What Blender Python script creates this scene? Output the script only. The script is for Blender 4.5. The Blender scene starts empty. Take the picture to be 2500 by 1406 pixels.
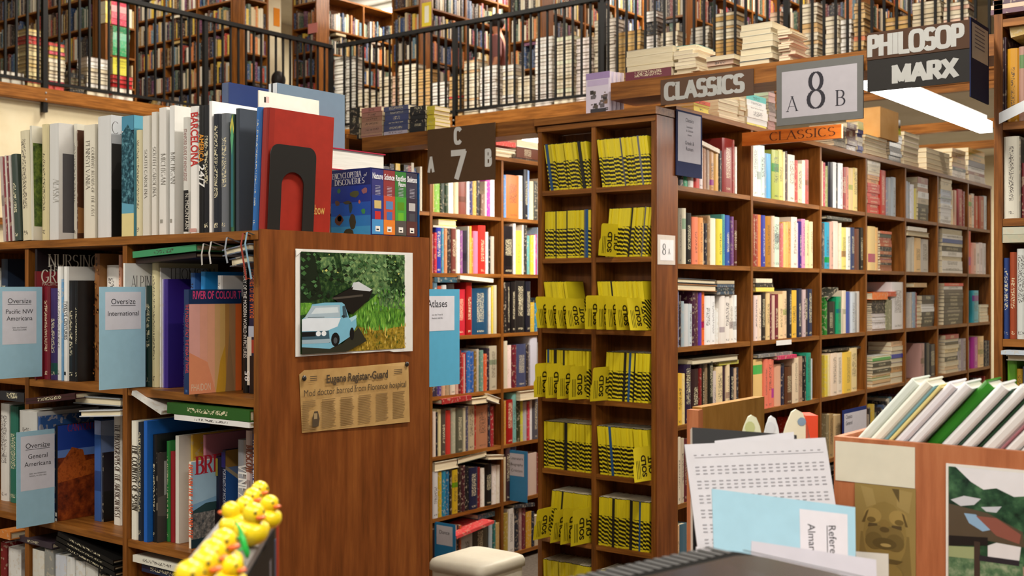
import bpy, bmesh, math, random
from mathutils import Vector, Matrix
random.seed(7)
SC = bpy.context.scene
COL = SC.collection
# ------------------------------------------------------------------ camera, world, exposure, room lights
F = 2801.0; CX = 1250.0; CY = 703.0; EYE = 1.55
SN, CS = math.sin(math.radians(37.5)), math.cos(math.radians(37.5))
cam_d = bpy.data.cameras.new('camera'); cam = bpy.data.objects.new('camera', cam_d); COL.objects.link(cam)
cam.location = (0, 0, EYE); cam.rotation_euler = (math.pi/2, 0, math.radians(37.5))
cam_d.sensor_width = 36; cam_d.lens = 36*F/2500; cam_d.clip_start = 0.05; cam_d.clip_end = 100
cam_d.dof.use_dof = True; cam_d.dof.focus_distance = 2.9; cam_d.dof.aperture_fstop = 8.0
SC.camera = cam
wd = bpy.data.worlds.new('world'); SC.world = wd; wd.use_nodes = True
wd.node_tree.nodes['Background'].inputs[0].default_value = (1.0, .93, .82, 1)
wd.node_tree.nodes['Background'].inputs[1].default_value = 0.22
vs = SC.view_settings
vs.view_transform = 'Standard'; vs.look = 'None'; vs.gamma = 1; vs.use_curve_mapping = False; vs.exposure = 0.35
SC.cycles.max_bounces = 6; SC.cycles.diffuse_bounces = 3; SC.cycles.glossy_bounces = 2
SC.cycles.use_denoising = True

def area(name, loc, sx, sy, power, rz=0, col=(1, .93, .82)):
    l = bpy.data.lights.new(name, 'AREA'); l.shape = 'RECTANGLE'; l.size = sx; l.size_y = sy; l.energy = power; l.color = col
    o = bpy.data.objects.new(name, l); COL.objects.link(o); o.location = loc; o.rotation_euler = (0, 0, rz)
    return o
# fluorescent rows that hang over the shop floor (low) and from the hall ceiling (high): x, y, z, length along x, along y, watts
LAMPS_LOW = [(-1.2, -.35, 3.05, 1.5, .16, 26), (-3.6, .35, 3.05, 1.5, .16, 32), (.55, .45, 3.05, .16, 1.5, 38), (-1.3, 2.6, 3.3, .16, 1.5, 34)]
LAMPS_HIGH = [(-12.2, 8.0, 6.1, 1.5, .2, 16), (-8.6, 12.6, 6.1, .2, 1.5, 110), (-6.7, 12.6, 6.1, .2, 1.5, 110), (-4.8, 12.0, 6.1, .2, 1.5, 110),
              (-2.9, 12.0, 6.1, .2, 1.5, 90), (-10.4, 11.6, 6.1, 1.5, .2, 80), (-5.5, 5.0, 6.1, 1.5, .2, 210), (-8.0, 7.2, 6.1, 1.5, .2, 170),
              (-1.8, 5.4, 6.1, 1.5, .2, 200), (-12.2, 6.0, 6.1, 1.5, .2, 6)]
for i, (x, y, z, a, b, w) in enumerate(LAMPS_LOW + LAMPS_HIGH):
    area('fluorescent_and_fill_light', (x, y, z - .062), a, b, w)
area('fluorescent_and_fill_light', (-1.62, 5.15, 2.315), .06, 1.75, 20)
o_ = area('fluorescent_and_fill_light', (-1.62, 5.15, 2.45), .05, 1.75, 16); o_.rotation_euler = (math.pi, 0, 0)
area('fluorescent_and_fill_light', (-.3, 11.6, 3.1), .16, 1.5, 130); area('fluorescent_and_fill_light', (-3.4, 12.6, 3.1), .16, 1.5, 110)  # unseen fill lamps without fixtures, added under the gallery to brighten the rear wall
area('fluorescent_and_fill_light', (-3.33, 5.2, 2.255), .12, 1.4, 18)
area('fluorescent_and_fill_light', (-13.99, 14.48, 6.28), 1.2, .2, 120)

# ------------------------------------------------------------------ pixel rays to planes of the place
def ray(px, py):
    t = (px - CX)/F; u = (CY - py)/F
    return (CS*t - SN, SN*t + CS, u)
def at_d(px, py, d):
    x, y, u = ray(px, py); return Vector((x*d, y*d, EYE + u*d))
def on_x(px, py, X):
    x, y, u = ray(px, py); return at_d(px, py, X/x)
def on_y(px, py, Y):
    x, y, u = ray(px, py); return at_d(px, py, Y/y)
def on_z(px, py, Z):
    x, y, u = ray(px, py); return at_d(px, py, (Z - EYE)/u)

# ------------------------------------------------------------------ materials
def s2l(c):
    return c/12.92 if c <= .04045 else ((c + .055)/1.055)**2.4
def rgb(h):
    return tuple(s2l(int(h[i:i+2], 16)/255) for i in (0, 2, 4)) + (1.0,)
_M = {}
def mat(h, rough=.5, spec=.4, name=None, noise=0.06):
    k = (h, rough, spec)
    if k in _M: return _M[k]
    m = bpy.data.materials.new(name or 'paint_' + h); m.use_nodes = True
    nt = m.node_tree; b = nt.nodes['Principled BSDF']
    b.inputs['Roughness'].default_value = rough; b.inputs['Specular IOR Level'].default_value = spec
    tc = nt.nodes.new('ShaderNodeTexCoord'); n = nt.nodes.new('ShaderNodeTexNoise'); n.inputs['Scale'].default_value = 40
    nt.links.new(tc.outputs['Object'], n.inputs['Vector'])
    mx = nt.nodes.new('ShaderNodeMix'); mx.data_type = 'RGBA'
    c = rgb(h); mx.inputs['A'].default_value = tuple(v*(1 - noise) for v in c[:3]) + (1,); mx.inputs['B'].default_value = tuple(min(1, v*(1 + noise)) for v in c[:3]) + (1,)
    nt.links.new(n.outputs['Fac'], mx.inputs['Factor']); nt.links.new(mx.outputs['Result'], b.inputs['Base Color'])
    _M[k] = m; return m
def noise_mat(name, cols, scale, rough=.6, detail=6, stretch=(1, 1, 1), spec=.3, pos=None):
    m = bpy.data.materials.new(name); m.use_nodes = True; nt = m.node_tree; b = nt.nodes['Principled BSDF']
    tc = nt.nodes.new('ShaderNodeTexCoord'); mp = nt.nodes.new('ShaderNodeMapping'); n = nt.nodes.new('ShaderNodeTexNoise'); r = nt.nodes.new('ShaderNodeValToRGB')
    mp.inputs['Scale'].default_value = stretch; n.inputs['Scale'].default_value = scale; n.inputs['Detail'].default_value = detail; n.inputs['Roughness'].default_value = .62
    nt.links.new(tc.outputs['Object'], mp.inputs[0]); nt.links.new(mp.outputs[0], n.inputs['Vector']); nt.links.new(n.outputs['Fac'], r.inputs[0]); nt.links.new(r.outputs[0], b.inputs['Base Color'])
    el = r.color_ramp.elements
    while len(el) < len(cols): el.new(.5)
    for i, c in enumerate(cols):
        el[i].position = pos[i] if pos else .3 + .4*i/max(1, len(cols) - 1); el[i].color = rgb(c)
    b.inputs['Roughness'].default_value = rough; b.inputs['Specular IOR Level'].default_value = spec
    return m
def emit(name, c, s):
    m = bpy.data.materials.new(name); m.use_nodes = True; nt = m.node_tree; nt.nodes.clear()
    e = nt.nodes.new('ShaderNodeEmission'); o = nt.nodes.new('ShaderNodeOutputMaterial'); e.inputs[0].default_value = c + (1,); e.inputs[1].default_value = s
    nt.links.new(e.outputs[0], o.inputs[0]); return m
WOOD_Z = noise_mat('wood_upright_grain', ['5a340f', '7e4a18', '9a6128'], 5, .42, 8, (14, 14, .9))
WOOD_X = noise_mat('wood_long_grain', ['603610', '86521c', 'a2682e'], 5, .42, 8, (.9, 14, 14))
WOOD_Y = noise_mat('wood_cross_grain', ['603610', '86521c', 'a2682e'], 5, .42, 8, (14, .9, 14))
WOOD_BACK = noise_mat('wood_back_board', ['5a3414', '74441a', '885422'], 4, .5, 6, (10, 10, 1))
WOOD_PANEL = noise_mat('oak_end_panel', ['5c300e', '784018', '8e5222'], 4.5, .4, 10, (7, 7, .8))
WOOD_PINK = noise_mat('pinkish_oak_panel', ['9a5a38', 'b06c46', 'bd7c54'], 5, .5, 10, (9, 9, .8))
WOOD_TAN = noise_mat('tan_plywood', ['8a6228', '9c7232', 'a87e40'], 5, .5, 6, (8, 8, 2))
WOOD_ORANGE = noise_mat('orange_pine', ['a0480e', 'c66a24', 'd87a34'], 4, .45, 6, (1, 8, 8))
WALL = noise_mat('cream_plaster', ['d8c8a4', 'e0d2b0', 'e4d8b8'], 3, .9, 4)
CEIL = noise_mat('white_ceiling_paint', ['e4dcc8', 'ece4d2', 'f0eadc'], 2, .9, 3)
CARPET = noise_mat('grey_brown_carpet', ['4c443c', '5c5248', '6a6054'], 60, .95, 6)
IRON = mat('0c0a08', .6, .25, 'black_painted_iron')
PAGES = noise_mat('book_pages', ['d4c6a4', 'dfd2b2', 'e8dcc0'], 9, .8, 3, (1, 1, 30))
PAGES_W = noise_mat('white_book_pages', ['dad6ca', 'e4e0d4', 'ece8de'], 9, .8, 3, (1, 1, 30))
LAMP_E = emit('fluorescent_glow', (1, .97, .94), 9.0)

def cover_mat(name, rough, spec, marks=True):
    m = bpy.data.materials.new(name); m.use_nodes = True; nt = m.node_tree; N = nt.nodes; L = nt.links; b = N['Principled BSDF']
    b.inputs['Roughness'].default_value = rough; b.inputs['Specular IOR Level'].default_value = spec
    oi = N.new('ShaderNodeObjectInfo'); tc = N.new('ShaderNodeTexCoord')
    def M(op, a, b_=None, c_=None):
        n = N.new('ShaderNodeMath'); n.operation = op
        for i, v in enumerate((a, b_, c_)):
            if v is None: continue
            if isinstance(v, (int, float)): n.inputs[i].default_value = v
            else: L.new(v, n.inputs[i])
        return n.outputs[0]
    g = N.new('ShaderNodeSeparateXYZ'); L.new(tc.outputs['Generated'], g.inputs[0])
    nn = N.new('ShaderNodeSeparateXYZ'); L.new(tc.outputs['Normal'], nn.inputs[0])
    o = N.new('ShaderNodeSeparateXYZ'); L.new(tc.outputs['Object'], o.inputs[0])
    nz = N.new('ShaderNodeTexNoise'); nz.inputs['Scale'].default_value = 1; nz.inputs['Detail'].default_value = 1
    mp = N.new('ShaderNodeMapping'); mp.inputs['Scale'].default_value = (230, 10, 300); L.new(tc.outputs['Object'], mp.inputs[0])
    ad = N.new('ShaderNodeVectorMath'); ad.operation = 'ADD'; L.new(mp.outputs[0], ad.inputs[0])
    sc = N.new('ShaderNodeVectorMath'); sc.operation = 'SCALE'; sc.inputs[0].default_value = (97, 31, 53); L.new(oi.outputs['Random'], sc.inputs['Scale']); L.new(sc.outputs[0], ad.inputs[1])
    L.new(ad.outputs[0], nz.inputs['Vector'])
    R = oi.outputs['Random']; r2 = M('FRACT', M('MULTIPLY', R, 7.31)); r3 = M('FRACT', M('MULTIPLY', R, 23.7)); r4 = M('FRACT', M('MULTIPLY', R, 61.3))
    glyph = M('GREATER_THAN', nz.outputs['Fac'], .53)
    xin = M('LESS_THAN', M('ABSOLUTE', M('SUBTRACT', g.outputs['X'], .5)), M('ADD', .14, M('MULTIPLY', r2, .2)))
    zlo = M('ADD', .2, M('MULTIPLY', r2, .2)); zhi = M('ADD', .66, M('MULTIPLY', r3, .28))
    zin = M('MULTIPLY', M('GREATER_THAN', g.outputs['Z'], zlo), M('LESS_THAN', g.outputs['Z'], zhi))
    foot = M('MULTIPLY', M('GREATER_THAN', g.outputs['Z'], .05), M('LESS_THAN', g.outputs['Z'], .09))
    front = M('LESS_THAN', nn.outputs['Y'], -.6)
    has = M('LESS_THAN', r4, .8)
    txt = M('MULTIPLY', M('MULTIPLY', M('MULTIPLY', glyph, xin), M('MAXIMUM', zin, foot)), M('MULTIPLY', front, has))
    bandp = M('ADD', .1, M('MULTIPLY', r3, .7))
    band = M('MULTIPLY', M('LESS_THAN', M('ABSOLUTE', M('SUBTRACT', g.outputs['Z'], bandp)), M('ADD', .02, M('MULTIPLY', r2, .09))), M('MULTIPLY', M('GREATER_THAN', r4, .62), M('GREATER_THAN', r2, .35)))
    band = M('MULTIPLY', band, front)
    lum = N.new('ShaderNodeRGBToBW'); L.new(oi.outputs['Color'], lum.inputs[0])
    dark = M('GREATER_THAN', lum.outputs[0], .2)
    tcx = N.new('ShaderNodeMix'); tcx.data_type = 'RGBA'; tcx.inputs['A'].default_value = (.75, .68, .45, 1); tcx.inputs['B'].default_value = (.05, .035, .03, 1); L.new(dark, tcx.inputs['Factor'])
    hs = N.new('ShaderNodeHueSaturation'); hs.inputs['Saturation'].default_value = 1.1; hs.inputs['Value'].default_value = .55; L.new(oi.outputs['Color'], hs.inputs['Color']); L.new(M('ADD', .5, M('MULTIPLY', M('SUBTRACT', r3, .5), .5)), hs.inputs['Hue'])
    hs2 = N.new('ShaderNodeNewGeometry')
    m1 = N.new('ShaderNodeMix'); m1.data_type = 'RGBA'; L.new(band, m1.inputs['Factor']); L.new(oi.outputs['Color'], m1.inputs['A']); L.new(hs.outputs[0], m1.inputs['B'])
    m2 = N.new('ShaderNodeMix'); m2.data_type = 'RGBA'; L.new(M('MULTIPLY', txt, .85), m2.inputs['Factor']); L.new(m1.outputs['Result'], m2.inputs['A']); L.new(tcx.outputs['Result'], m2.inputs['B'])
    if marks: L.new(m2.outputs['Result'], b.inputs['Base Color'])
    else: L.new(oi.outputs['Color'], b.inputs['Base Color'])
    return m
COVER = cover_mat('printed_book_cover', .32, .45)
PLAIN = cover_mat('plain_book_cover', .38, .4, False)

# ------------------------------------------------------------------ mesh builder
_fc = {}
def font_polys(s, offset=0.0):
    k = (s, offset)
    if k in _fc: return _fc[k]
    cu = bpy.data.curves.new('lettering', 'FONT'); cu.body = s; cu.size = 1; cu.resolution_u = 3; cu.fill_mode = 'FRONT'; cu.offset = offset
    ob = bpy.data.objects.new('lettering', cu); COL.objects.link(ob)
    dg = bpy.context.evaluated_depsgraph_get(); me = bpy.data.meshes.new_from_object(ob.evaluated_get(dg))
    v = [(p.co.x, p.co.y) for p in me.vertices]; f = [tuple(p.vertices) for p in me.polygons]
    bpy.data.objects.remove(ob); bpy.data.curves.remove(cu); bpy.data.meshes.remove(me)
    _fc[k] = (v, f); return v, f

def arc(cx, cy, rx, ry, a0, a1, n=10, e=1.0):
    out = []
    for i in range(n + 1):
        a = math.radians(a0 + (a1 - a0)*i/n); c, s = math.cos(a), math.sin(a)
        out.append((cx + rx*math.copysign(abs(c)**e, c), cy + ry*math.copysign(abs(s)**e, s)))
    return out
def skel(ch, e):
    A = lambda *a, **k: arc(*a, e=e, **k)
    G = {
     'A': (.72, [[(.02, 0), (.36, 1)], [(.36, 1), (.7, 0)], [(.14, .33), (.58, .33)]]),
     'B': (.6, [[(.08, 0), (.08, 1)], [(.08, 1), (.28, 1)] + A(.28, .76, .24, .24, 90, -90) + [(.08, .52)], [(.08, .52), (.3, .52)] + A(.3, .26, .28, .26, 90, -90) + [(.08, 0)]]),
     'C': (.66, [A(.36, .5, .32, .5, 48, 312, n=18)]),
     'D': (.68, [[(.08, 0), (.08, 1)], [(.08, 1), (.26, 1)] + A(.26, .5, .38, .5, 90, -90, n=14) + [(.08, 0)]]),
     'E': (.56, [[(.08, 0), (.08, 1)], [(.08, 1), (.52, 1)], [(.08, .52), (.42, .52)], [(.08, 0), (.54, 0)]]),
     'F': (.54, [[(.08, 0), (.08, 1)], [(.08, 1), (.52, 1)], [(.08, .52), (.42, .52)]]),
     'G': (.7, [A(.37, .5, .33, .5, 48, 330, n=18) + [(.66, .42)], [(.42, .42), (.68, .42)]]),
     'H': (.7, [[(.08, 0), (.08, 1)], [(.62, 0), (.62, 1)], [(.08, .52), (.62, .52)]]),
     'I': (.24, [[(.12, 0), (.12, 1)]]),
     'K': (.66, [[(.08, 0), (.08, 1)], [(.6, 1), (.1, .42)], [(.26, .58), (.64, 0)]]),
     'L': (.54, [[(.08, 0), (.08, 1)], [(.08, 0), (.52, 0)]]),
     'M': (.86, [[(.08, 0), (.08, 1)], [(.08, 1), (.43, .1)], [(.43, .1), (.78, 1)], [(.78, 1), (.78, 0)]]),
     'N': (.72, [[(.08, 0), (.08, 1)], [(.08, 1), (.64, 0)], [(.64, 0), (.64, 1)]]),
     'O': (.76, [A(.38, .5, .34, .5, 0, 360, n=24)]),
     'P': (.58, [[(.08, 0), (.08, 1)], [(.08, 1), (.28, 1)] + A(.28, .73, .26, .27, 90, -90) + [(.08, .46)]]),
     'R': (.64, [[(.08, 0), (.08, 1)], [(.08, 1), (.28, 1)] + A(.28, .75, .25, .25, 90, -90) + [(.08, .5)], [(.3, .5), (.6, 0)]]),
     'S': (.56, [A(.28, .75, .22, .25, 40, 270, n=12) + A(.28, .25, .24, .25, 90, -140, n=12)]),
     'T': (.62, [[(.31, 0), (.31, 1)], [(.02, 1), (.6, 1)]]),
     'U': (.7, [[(.08, 1), (.08, .3)] + A(.35, .3, .27, .3, 180, 360, n=12) + [(.62, 1)]]),
     'V': (.7, [[(.02, 1), (.35, 0)], [(.35, 0), (.68, 1)]]),
     'W': (.96, [[(.02, 1), (.26, 0)], [(.26, 0), (.48, .9)], [(.48, .9), (.7, 0)], [(.7, 0), (.94, 1)]]),
     'X': (.68, [[(.04, 1), (.64, 0)], [(.62, 1), (.04, 0)]]),
     'Y': (.66, [[(.02, 1), (.33, .48)], [(.64, 1), (.33, .48)], [(.33, .48), (.33, 0)]]),
     'Z': (.6, [[(.06, 1), (.54, 1)], [(.54, 1), (.04, 0)], [(.04, 0), (.56, 0)]]),
     '7': (.6, [[(.04, 1), (.56, 1)], [(.56, 1), (.24, 0)]]),
     '8': (.62, [A(.31, .75, .21, .25, -90, 270, n=20), A(.31, .25, .27, .25, 90, 450, n=20)]),
    }
    return G.get(ch)
def glyphs(s, style='serif', T=.12, cond=1.0, gap=.1):
    """polygons of an upper-case word from pen strokes; serif: thick stems, thin bars, foot serifs; block: one heavy pen"""
    polys = []; x = 0
    for ch in s:
        if ch == ' ': x += .35*cond; continue
        g = skel(ch, .62 if style == 'block' else 1.0)
        if g is None: continue
        w, st = g
        for p in st:
            p = [(x + a*cond, b) for a, b in p]
            if style == 'block': p = [(a, T/2 + b*(1 - T)) for a, b in p]
            for i in range(len(p) - 1):
                (x0, y0), (x1, y1) = p[i], p[i+1]; dx, dy = x1 - x0, y1 - y0; l = math.hypot(dx, dy)
                if l < 1e-6: continue
                if style == 'serif':
                    t = T*(.28 + .72*(abs(dy)/l)**1.5)
                    if len(p) == 2 and abs(dx) > .1*cond and abs(dy) > .3 and dx*dy > 0: t *= .5
                else: t = T
                ex = 0 if (style == 'serif' and len(p) == 2) else t*.32/l
                nx, ny = -dy/l*t/2, dx/l*t/2
                a0, b0, a1, b1 = x0 - dx*ex, y0 - dy*ex, x1 + dx*ex, y1 + dy*ex
                polys.append([(a0 - nx, b0 - ny), (a1 - nx, b1 - ny), (a1 + nx, b1 + ny), (a0 + nx, b0 + ny)])
            if style == 'serif' and len(p) == 2:
                for (sx, sy) in p:
                    if abs(p[0][1] - p[1][1]) > .6 and sy in (0, 1) and ch not in 'V':
                        polys.append([(sx - T*1.05, sy - .012), (sx + T*1.05, sy - .012), (sx + T*1.05, sy + .03), (sx - T*1.05, sy + .03)])
        x += w*cond + gap
    return polys, x - gap

class MB:
    def __init__(s): s.v = []; s.f = []; s.m = []; s.mats = []; s.sm = []
    def mi(s, m):
        if m not in s.mats: s.mats.append(m)
        return s.mats.index(m)
    def add(s, vs, fs, m, smooth=False):
        o = len(s.v); s.v += [tuple(v) for v in vs]; i = s.mi(m)
        for f in fs: s.f.append([o + k for k in f]); s.m.append(i); s.sm.append(smooth)
    def box(s, a, b, m):
        (x0, y0, z0), (x1, y1, z1) = a, b
        x0, x1 = min(x0, x1), max(x0, x1); y0, y1 = min(y0, y1), max(y0, y1); z0, z1 = min(z0, z1), max(z0, z1)
        s.add([(x0,y0,z0),(x1,y0,z0),(x1,y1,z0),(x0,y1,z0),(x0,y0,z1),(x1,y0,z1),(x1,y1,z1),(x0,y1,z1)],
              [(0,3,2,1),(4,5,6,7),(0,1,5,4),(1,2,6,5),(2,3,7,6),(3,0,4,7)], m)
    def quad(s, p, m): s.add(p, [tuple(range(len(p)))], m)
    def prism(s, poly, z0, z1, m):                       # xy polygon raised along z
        n = len(poly); v = [(x, y, z0) for x, y in poly] + [(x, y, z1) for x, y in poly]
        s.add(v, [tuple(range(n - 1, -1, -1)), tuple(range(n, 2*n))] + [(i, (i+1) % n, n + (i+1) % n, n + i) for i in range(n)], m)
    def slab(s, pts, th, m, back=None):                  # any planar polygon given its own thickness
        pts = [Vector(p) for p in pts]; n = (pts[1] - pts[0]).cross(pts[2] - pts[0]).normalized(); k = len(pts)
        v = pts + [p - n*th for p in pts]
        s.add(v, [tuple(range(k))] , m)
        s.add(v, [tuple(range(2*k - 1, k - 1, -1))] + [(i, k + i, k + (i+1) % k, (i+1) % k) for i in range(k)], back or m)
    def text(s, t, org, U, V, h, m, style='sans', T=.12, cond=1.0, gap=.1, off=0.0, fit=None, center=False):
        org, U, V = Vector(org), Vector(U).normalized(), Vector(V).normalized()
        if style == 'sans':
            v, f = font_polys(t, off); k = h/.72; w = (max(a for a, b in v) - min(a for a, b in v))*k*cond if v else 0; x0 = min([a for a, b in v] or [0])
            v = [((a - x0)*k*cond, b*k) for a, b in v]
        else:
            P, w = glyphs(t, style, T, cond, gap); w *= h; v = []; f = []; lift = U.cross(V); e = max(1.5e-5, h*4e-4)
            q = fit/w if fit and w else 1; sh = -w*q/2 if center else 0
            for i, p in enumerate(P):                       # pen strokes overlap: each lies a hair above the last
                if sum(p[k][0]*p[(k+1) % 4][1] - p[(k+1) % 4][0]*p[k][1] for k in range(4)) < 0: p = p[::-1]
                f.append(tuple(range(len(v), len(v) + 4))); v += [org + U*(a*h*q + sh) + V*(b*h) + lift*(e*(i % 9)) for a, b in p]
            s.add(v, f, m); return
        q = fit/w if fit and w else 1
        sh = -w*q/2 if center else 0
        s.add([org + U*(a*q + sh) + V*b for a, b in v], f, m)
    def tube(s, pts, r, m, n=8, caps=True):
        pts = [Vector(p) for p in pts]; R = r if isinstance(r, (list, tuple)) else [r]*len(pts); rings = []
        for i, p in enumerate(pts):
            d = (pts[min(i+1, len(pts)-1)] - pts[max(i-1, 0)]).normalized()
            a = d.cross(Vector((0, 0, 1)) if abs(d.z) < .9 else Vector((1, 0, 0))).normalized(); b = d.cross(a)
            rings.append([p + (a*math.cos(2*math.pi*k/n) + b*math.sin(2*math.pi*k/n))*R[i] for k in range(n)])
        fs = [(i*n + k, i*n + (k+1) % n, (i+1)*n + (k+1) % n, (i+1)*n + k) for i in range(len(pts)-1) for k in range(n)]
        if caps: fs += [tuple(range(n-1, -1, -1)), tuple((len(pts)-1)*n + k for k in range(n))]
        s.add([v for r_ in rings for v in r_], fs, m, True)
    def ball(s, c, r, m, n=14, k=10, M=None):
        c = Vector(c); r = r if isinstance(r, (tuple, list)) else (r, r, r); v = []; fs = []
        for i in range(k + 1):
            th = math.pi*i/k
            for j in range(n):
                ph = 2*math.pi*j/n; p = Vector((r[0]*math.sin(th)*math.cos(ph), r[1]*math.sin(th)*math.sin(ph), r[2]*math.cos(th)))
                v.append(c + (M @ p if M else p))
        for i in range(k):
            for j in range(n):
                fs.append((i*n + j, (i+1)*n + j, (i+1)*n + (j+1) % n, i*n + (j+1) % n))
        s.add(v, fs, m, True)
    def build(s, name, parent=None, loc=None, rot=None, color=None):
        me = bpy.data.meshes.new(name); me.from_pydata(s.v, [], s.f); me.polygons.foreach_set('material_index', s.m); me.polygons.foreach_set('use_smooth', s.sm)
        for m in s.mats: me.materials.append(m)
        me.update()
        return link(name, me, parent, loc, rot, color)
def link(name, me, parent=None, loc=None, rot=None, color=None):
    o = bpy.data.objects.new(name, me); COL.objects.link(o)
    if parent: o.parent = parent
    if loc is not None: o.location = loc
    if rot is not None: o.rotation_euler = rot
    if color: o.color = color
    return o
def tag(o, label, cat, group=None, kind=None):
    o['label'] = label; o['category'] = cat
    if group: o['group'] = group
    if kind: o['kind'] = kind
    return o
def thing(name, label, cat, loc=(0, 0, 0), rot=(0, 0, 0), group=None):
    o = bpy.data.objects.new(name, None); COL.objects.link(o); o.location = loc; o.rotation_euler = rot; o.empty_display_size = .05
    return tag(o, label, cat, group)
def struct(name, mb):
    o = mb.build(name); o['kind'] = 'structure'; return o
ORD = ['first','second','third','fourth','fifth','sixth','seventh','eighth','ninth','tenth','eleventh','twelfth','thirteenth','fourteenth','fifteenth','sixteenth','seventeenth','eighteenth','nineteenth','twentieth']
TENS = ['', '', 'twenty', 'thirty', 'forty', 'fifty']
def nth(i):
    if i < 20: return ORD[i]
    n = i + 1
    return {30: 'thirtieth', 40: 'fortieth'}.get(n) or TENS[n//10] + '-' + ORD[n % 10 - 1]
PAL = {'black': (22, 20, 24), 'charcoal grey': (64, 62, 66), 'grey': (140, 140, 140), 'pale grey': (200, 200, 200), 'white': (238, 238, 234), 'cream': (236, 222, 184), 'tan': (200, 165, 115), 'brown': (110, 70, 40),
       'dark brown': (58, 36, 28), 'maroon': (100, 26, 34), 'red': (190, 42, 44), 'orange': (226, 116, 50), 'yellow': (230, 204, 70), 'mustard': (178, 140, 40), 'olive': (135, 135, 70), 'green': (60, 140, 70), 'dark green': (34, 64, 38),
       'teal': (70, 150, 150), 'sky blue': (110, 175, 215), 'blue': (50, 95, 175), 'navy': (34, 40, 86), 'purple': (82, 48, 120), 'pink': (228, 140, 160), 'magenta': (190, 48, 140), 'peach': (240, 190, 150), 'mauve': (150, 110, 140), 'slate blue': (96, 106, 140), 'lavender': (180, 178, 208)}
def cname(h):
    c = [int(h[i:i+2], 16) for i in (0, 2, 4)]
    return min(PAL, key=lambda k: sum((a - b)**2 for a, b in zip(PAL[k], c)))

# ------------------------------------------------------------------ books
def page_oc():
    m = bpy.data.materials.new('tinted_page_edges'); m.use_nodes = True; nt = m.node_tree; b = nt.nodes['Principled BSDF']; b.inputs['Roughness'].default_value = .85; b.inputs['Specular IOR Level'].default_value = .1
    oi = nt.nodes.new('ShaderNodeObjectInfo'); tc = nt.nodes.new('ShaderNodeTexCoord'); mp = nt.nodes.new('ShaderNodeMapping'); mp.inputs['Scale'].default_value = (2, 2, 60); n = nt.nodes.new('ShaderNodeTexNoise'); n.inputs['Scale'].default_value = 8
    r = nt.nodes.new('ShaderNodeMapRange'); r.inputs['To Min'].default_value = .72; r.inputs['To Max'].default_value = 1.1; v = nt.nodes.new('ShaderNodeVectorMath'); v.operation = 'SCALE'
    nt.links.new(tc.outputs['Object'], mp.inputs[0]); nt.links.new(mp.outputs[0], n.inputs['Vector']); nt.links.new(n.outputs['Fac'], r.inputs['Value']); nt.links.new(oi.outputs['Color'], v.inputs[0]); nt.links.new(r.outputs['Result'], v.inputs['Scale']); nt.links.new(v.outputs[0], b.inputs['Base Color']); return m
PAGES_OC = page_oc(); rcov = random.Random(5)
def cover_poly(w, d, b):
    r = min(w*.32, .006)
    return [(-w/2, d), (-w/2, r), (-w*.36, r*.3), (-w*.2, 0), (w*.2, 0), (w*.36, r*.3), (w/2, r), (w/2, d), (w/2 - b, d), (w/2 - b, 2.2*b), (-w/2 + b, 2.2*b), (-w/2 + b, d)]
def rot_of(fr): return 0 if fr == 'V' else math.pi/2
def book(fr, a0, a1, front, z, h, depth, col, label, group=None, lean=0, soft=None, deco=None, plain=False, name='book', cat='book', parts=True, white=False):
    """standing book, spine to the front; fr V: along +x facing -y; fr U: along +y facing +x"""
    w = max(.004, a1 - a0 - .0006); soft = (w < .022) if soft is None else soft; b = .0009 if soft else min(.0028, w*.18)
    am = (a0 + a1)/2
    loc = (am, front, z) if fr == 'V' else (front, am, z)
    t = thing(name, label, cat, loc, (0, lean, rot_of(fr)) if fr == 'V' else (0, 0, 0), group)
    if fr == 'U':
        t.rotation_euler = (Matrix.Rotation(math.pi/2, 3, 'Z') @ Matrix.Rotation(lean, 3, 'Y')).to_euler()
    m = MB(); m.prism(cover_poly(w, depth, b), 0, h, PLAIN if plain else COVER)
    if deco: deco(m, w, depth, h)
    m.build('cover', t, color=rgb(col))
    p = MB(); e = .0004; g = .0006 if soft else .0035
    p.box((-w/2 + b + e, 2.2*b + e, g), (w/2 - b - e, depth - g, h - g), PAGES_W if white else PAGES); p.build('page_block', t)
    return t
class Deco:
    """print on a standing book: sp = rectangle on the spine, cv = on its +x cover; u across, v up, in fractions"""
    def __init__(s, m, w, d, h): s.m, s.w, s.d, s.h = m, w, d, h; s.k = .0003
    def sp(s, u0, u1, v0, v1, c, poly=None):
        s.k += .00006; w, h = s.w, s.h
        s.m.quad([(-w/2 + w*a, -s.k, h*b) for a, b in ((u0, v0), (u1, v0), (u1, v1), (u0, v1))], mat(c, .35))
    def cv(s, u0, u1, v0, v1, c, m=None):
        s.cp([(u0, v0), (u1, v0), (u1, v1), (u0, v1)], c, m)
    def cp(s, pts, c, m=None):
        s.k += .00006; s.m.quad([(s.w/2 + s.k, s.d*a, s.h*b) for a, b in pts], m or mat(c, .35))
    def st(s, t, u, v, size, c, fit=None, up=False, **k):          # spine text, reading downwards from v
        s.k += .00006
        s.m.text(t, (-s.w/2 + s.w*u, -s.k, s.h*v), (0, 0, 1) if up else (0, 0, -1), (-1, 0, 0) if up else (1, 0, 0), size, mat(c, .4), fit=fit, **k)
    def ct(s, t, u, v, size, c, fit=None, **k):
        s.k += .00006
        s.m.text(t, (s.w/2 + s.k, s.d*u, s.h*v), (0, 1, 0), (0, 0, 1), size, mat(c, .4), fit=fit, **k)
    def sh(s, t, u, v, size, c, fit=None, **k):                    # spine text set level
        s.k += .00006
        s.m.text(t, (-s.w/2 + s.w*u, -s.k, s.h*v), (1, 0, 0), (0, 0, 1), size, mat(c, .4), fit=fit, **k)
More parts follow.
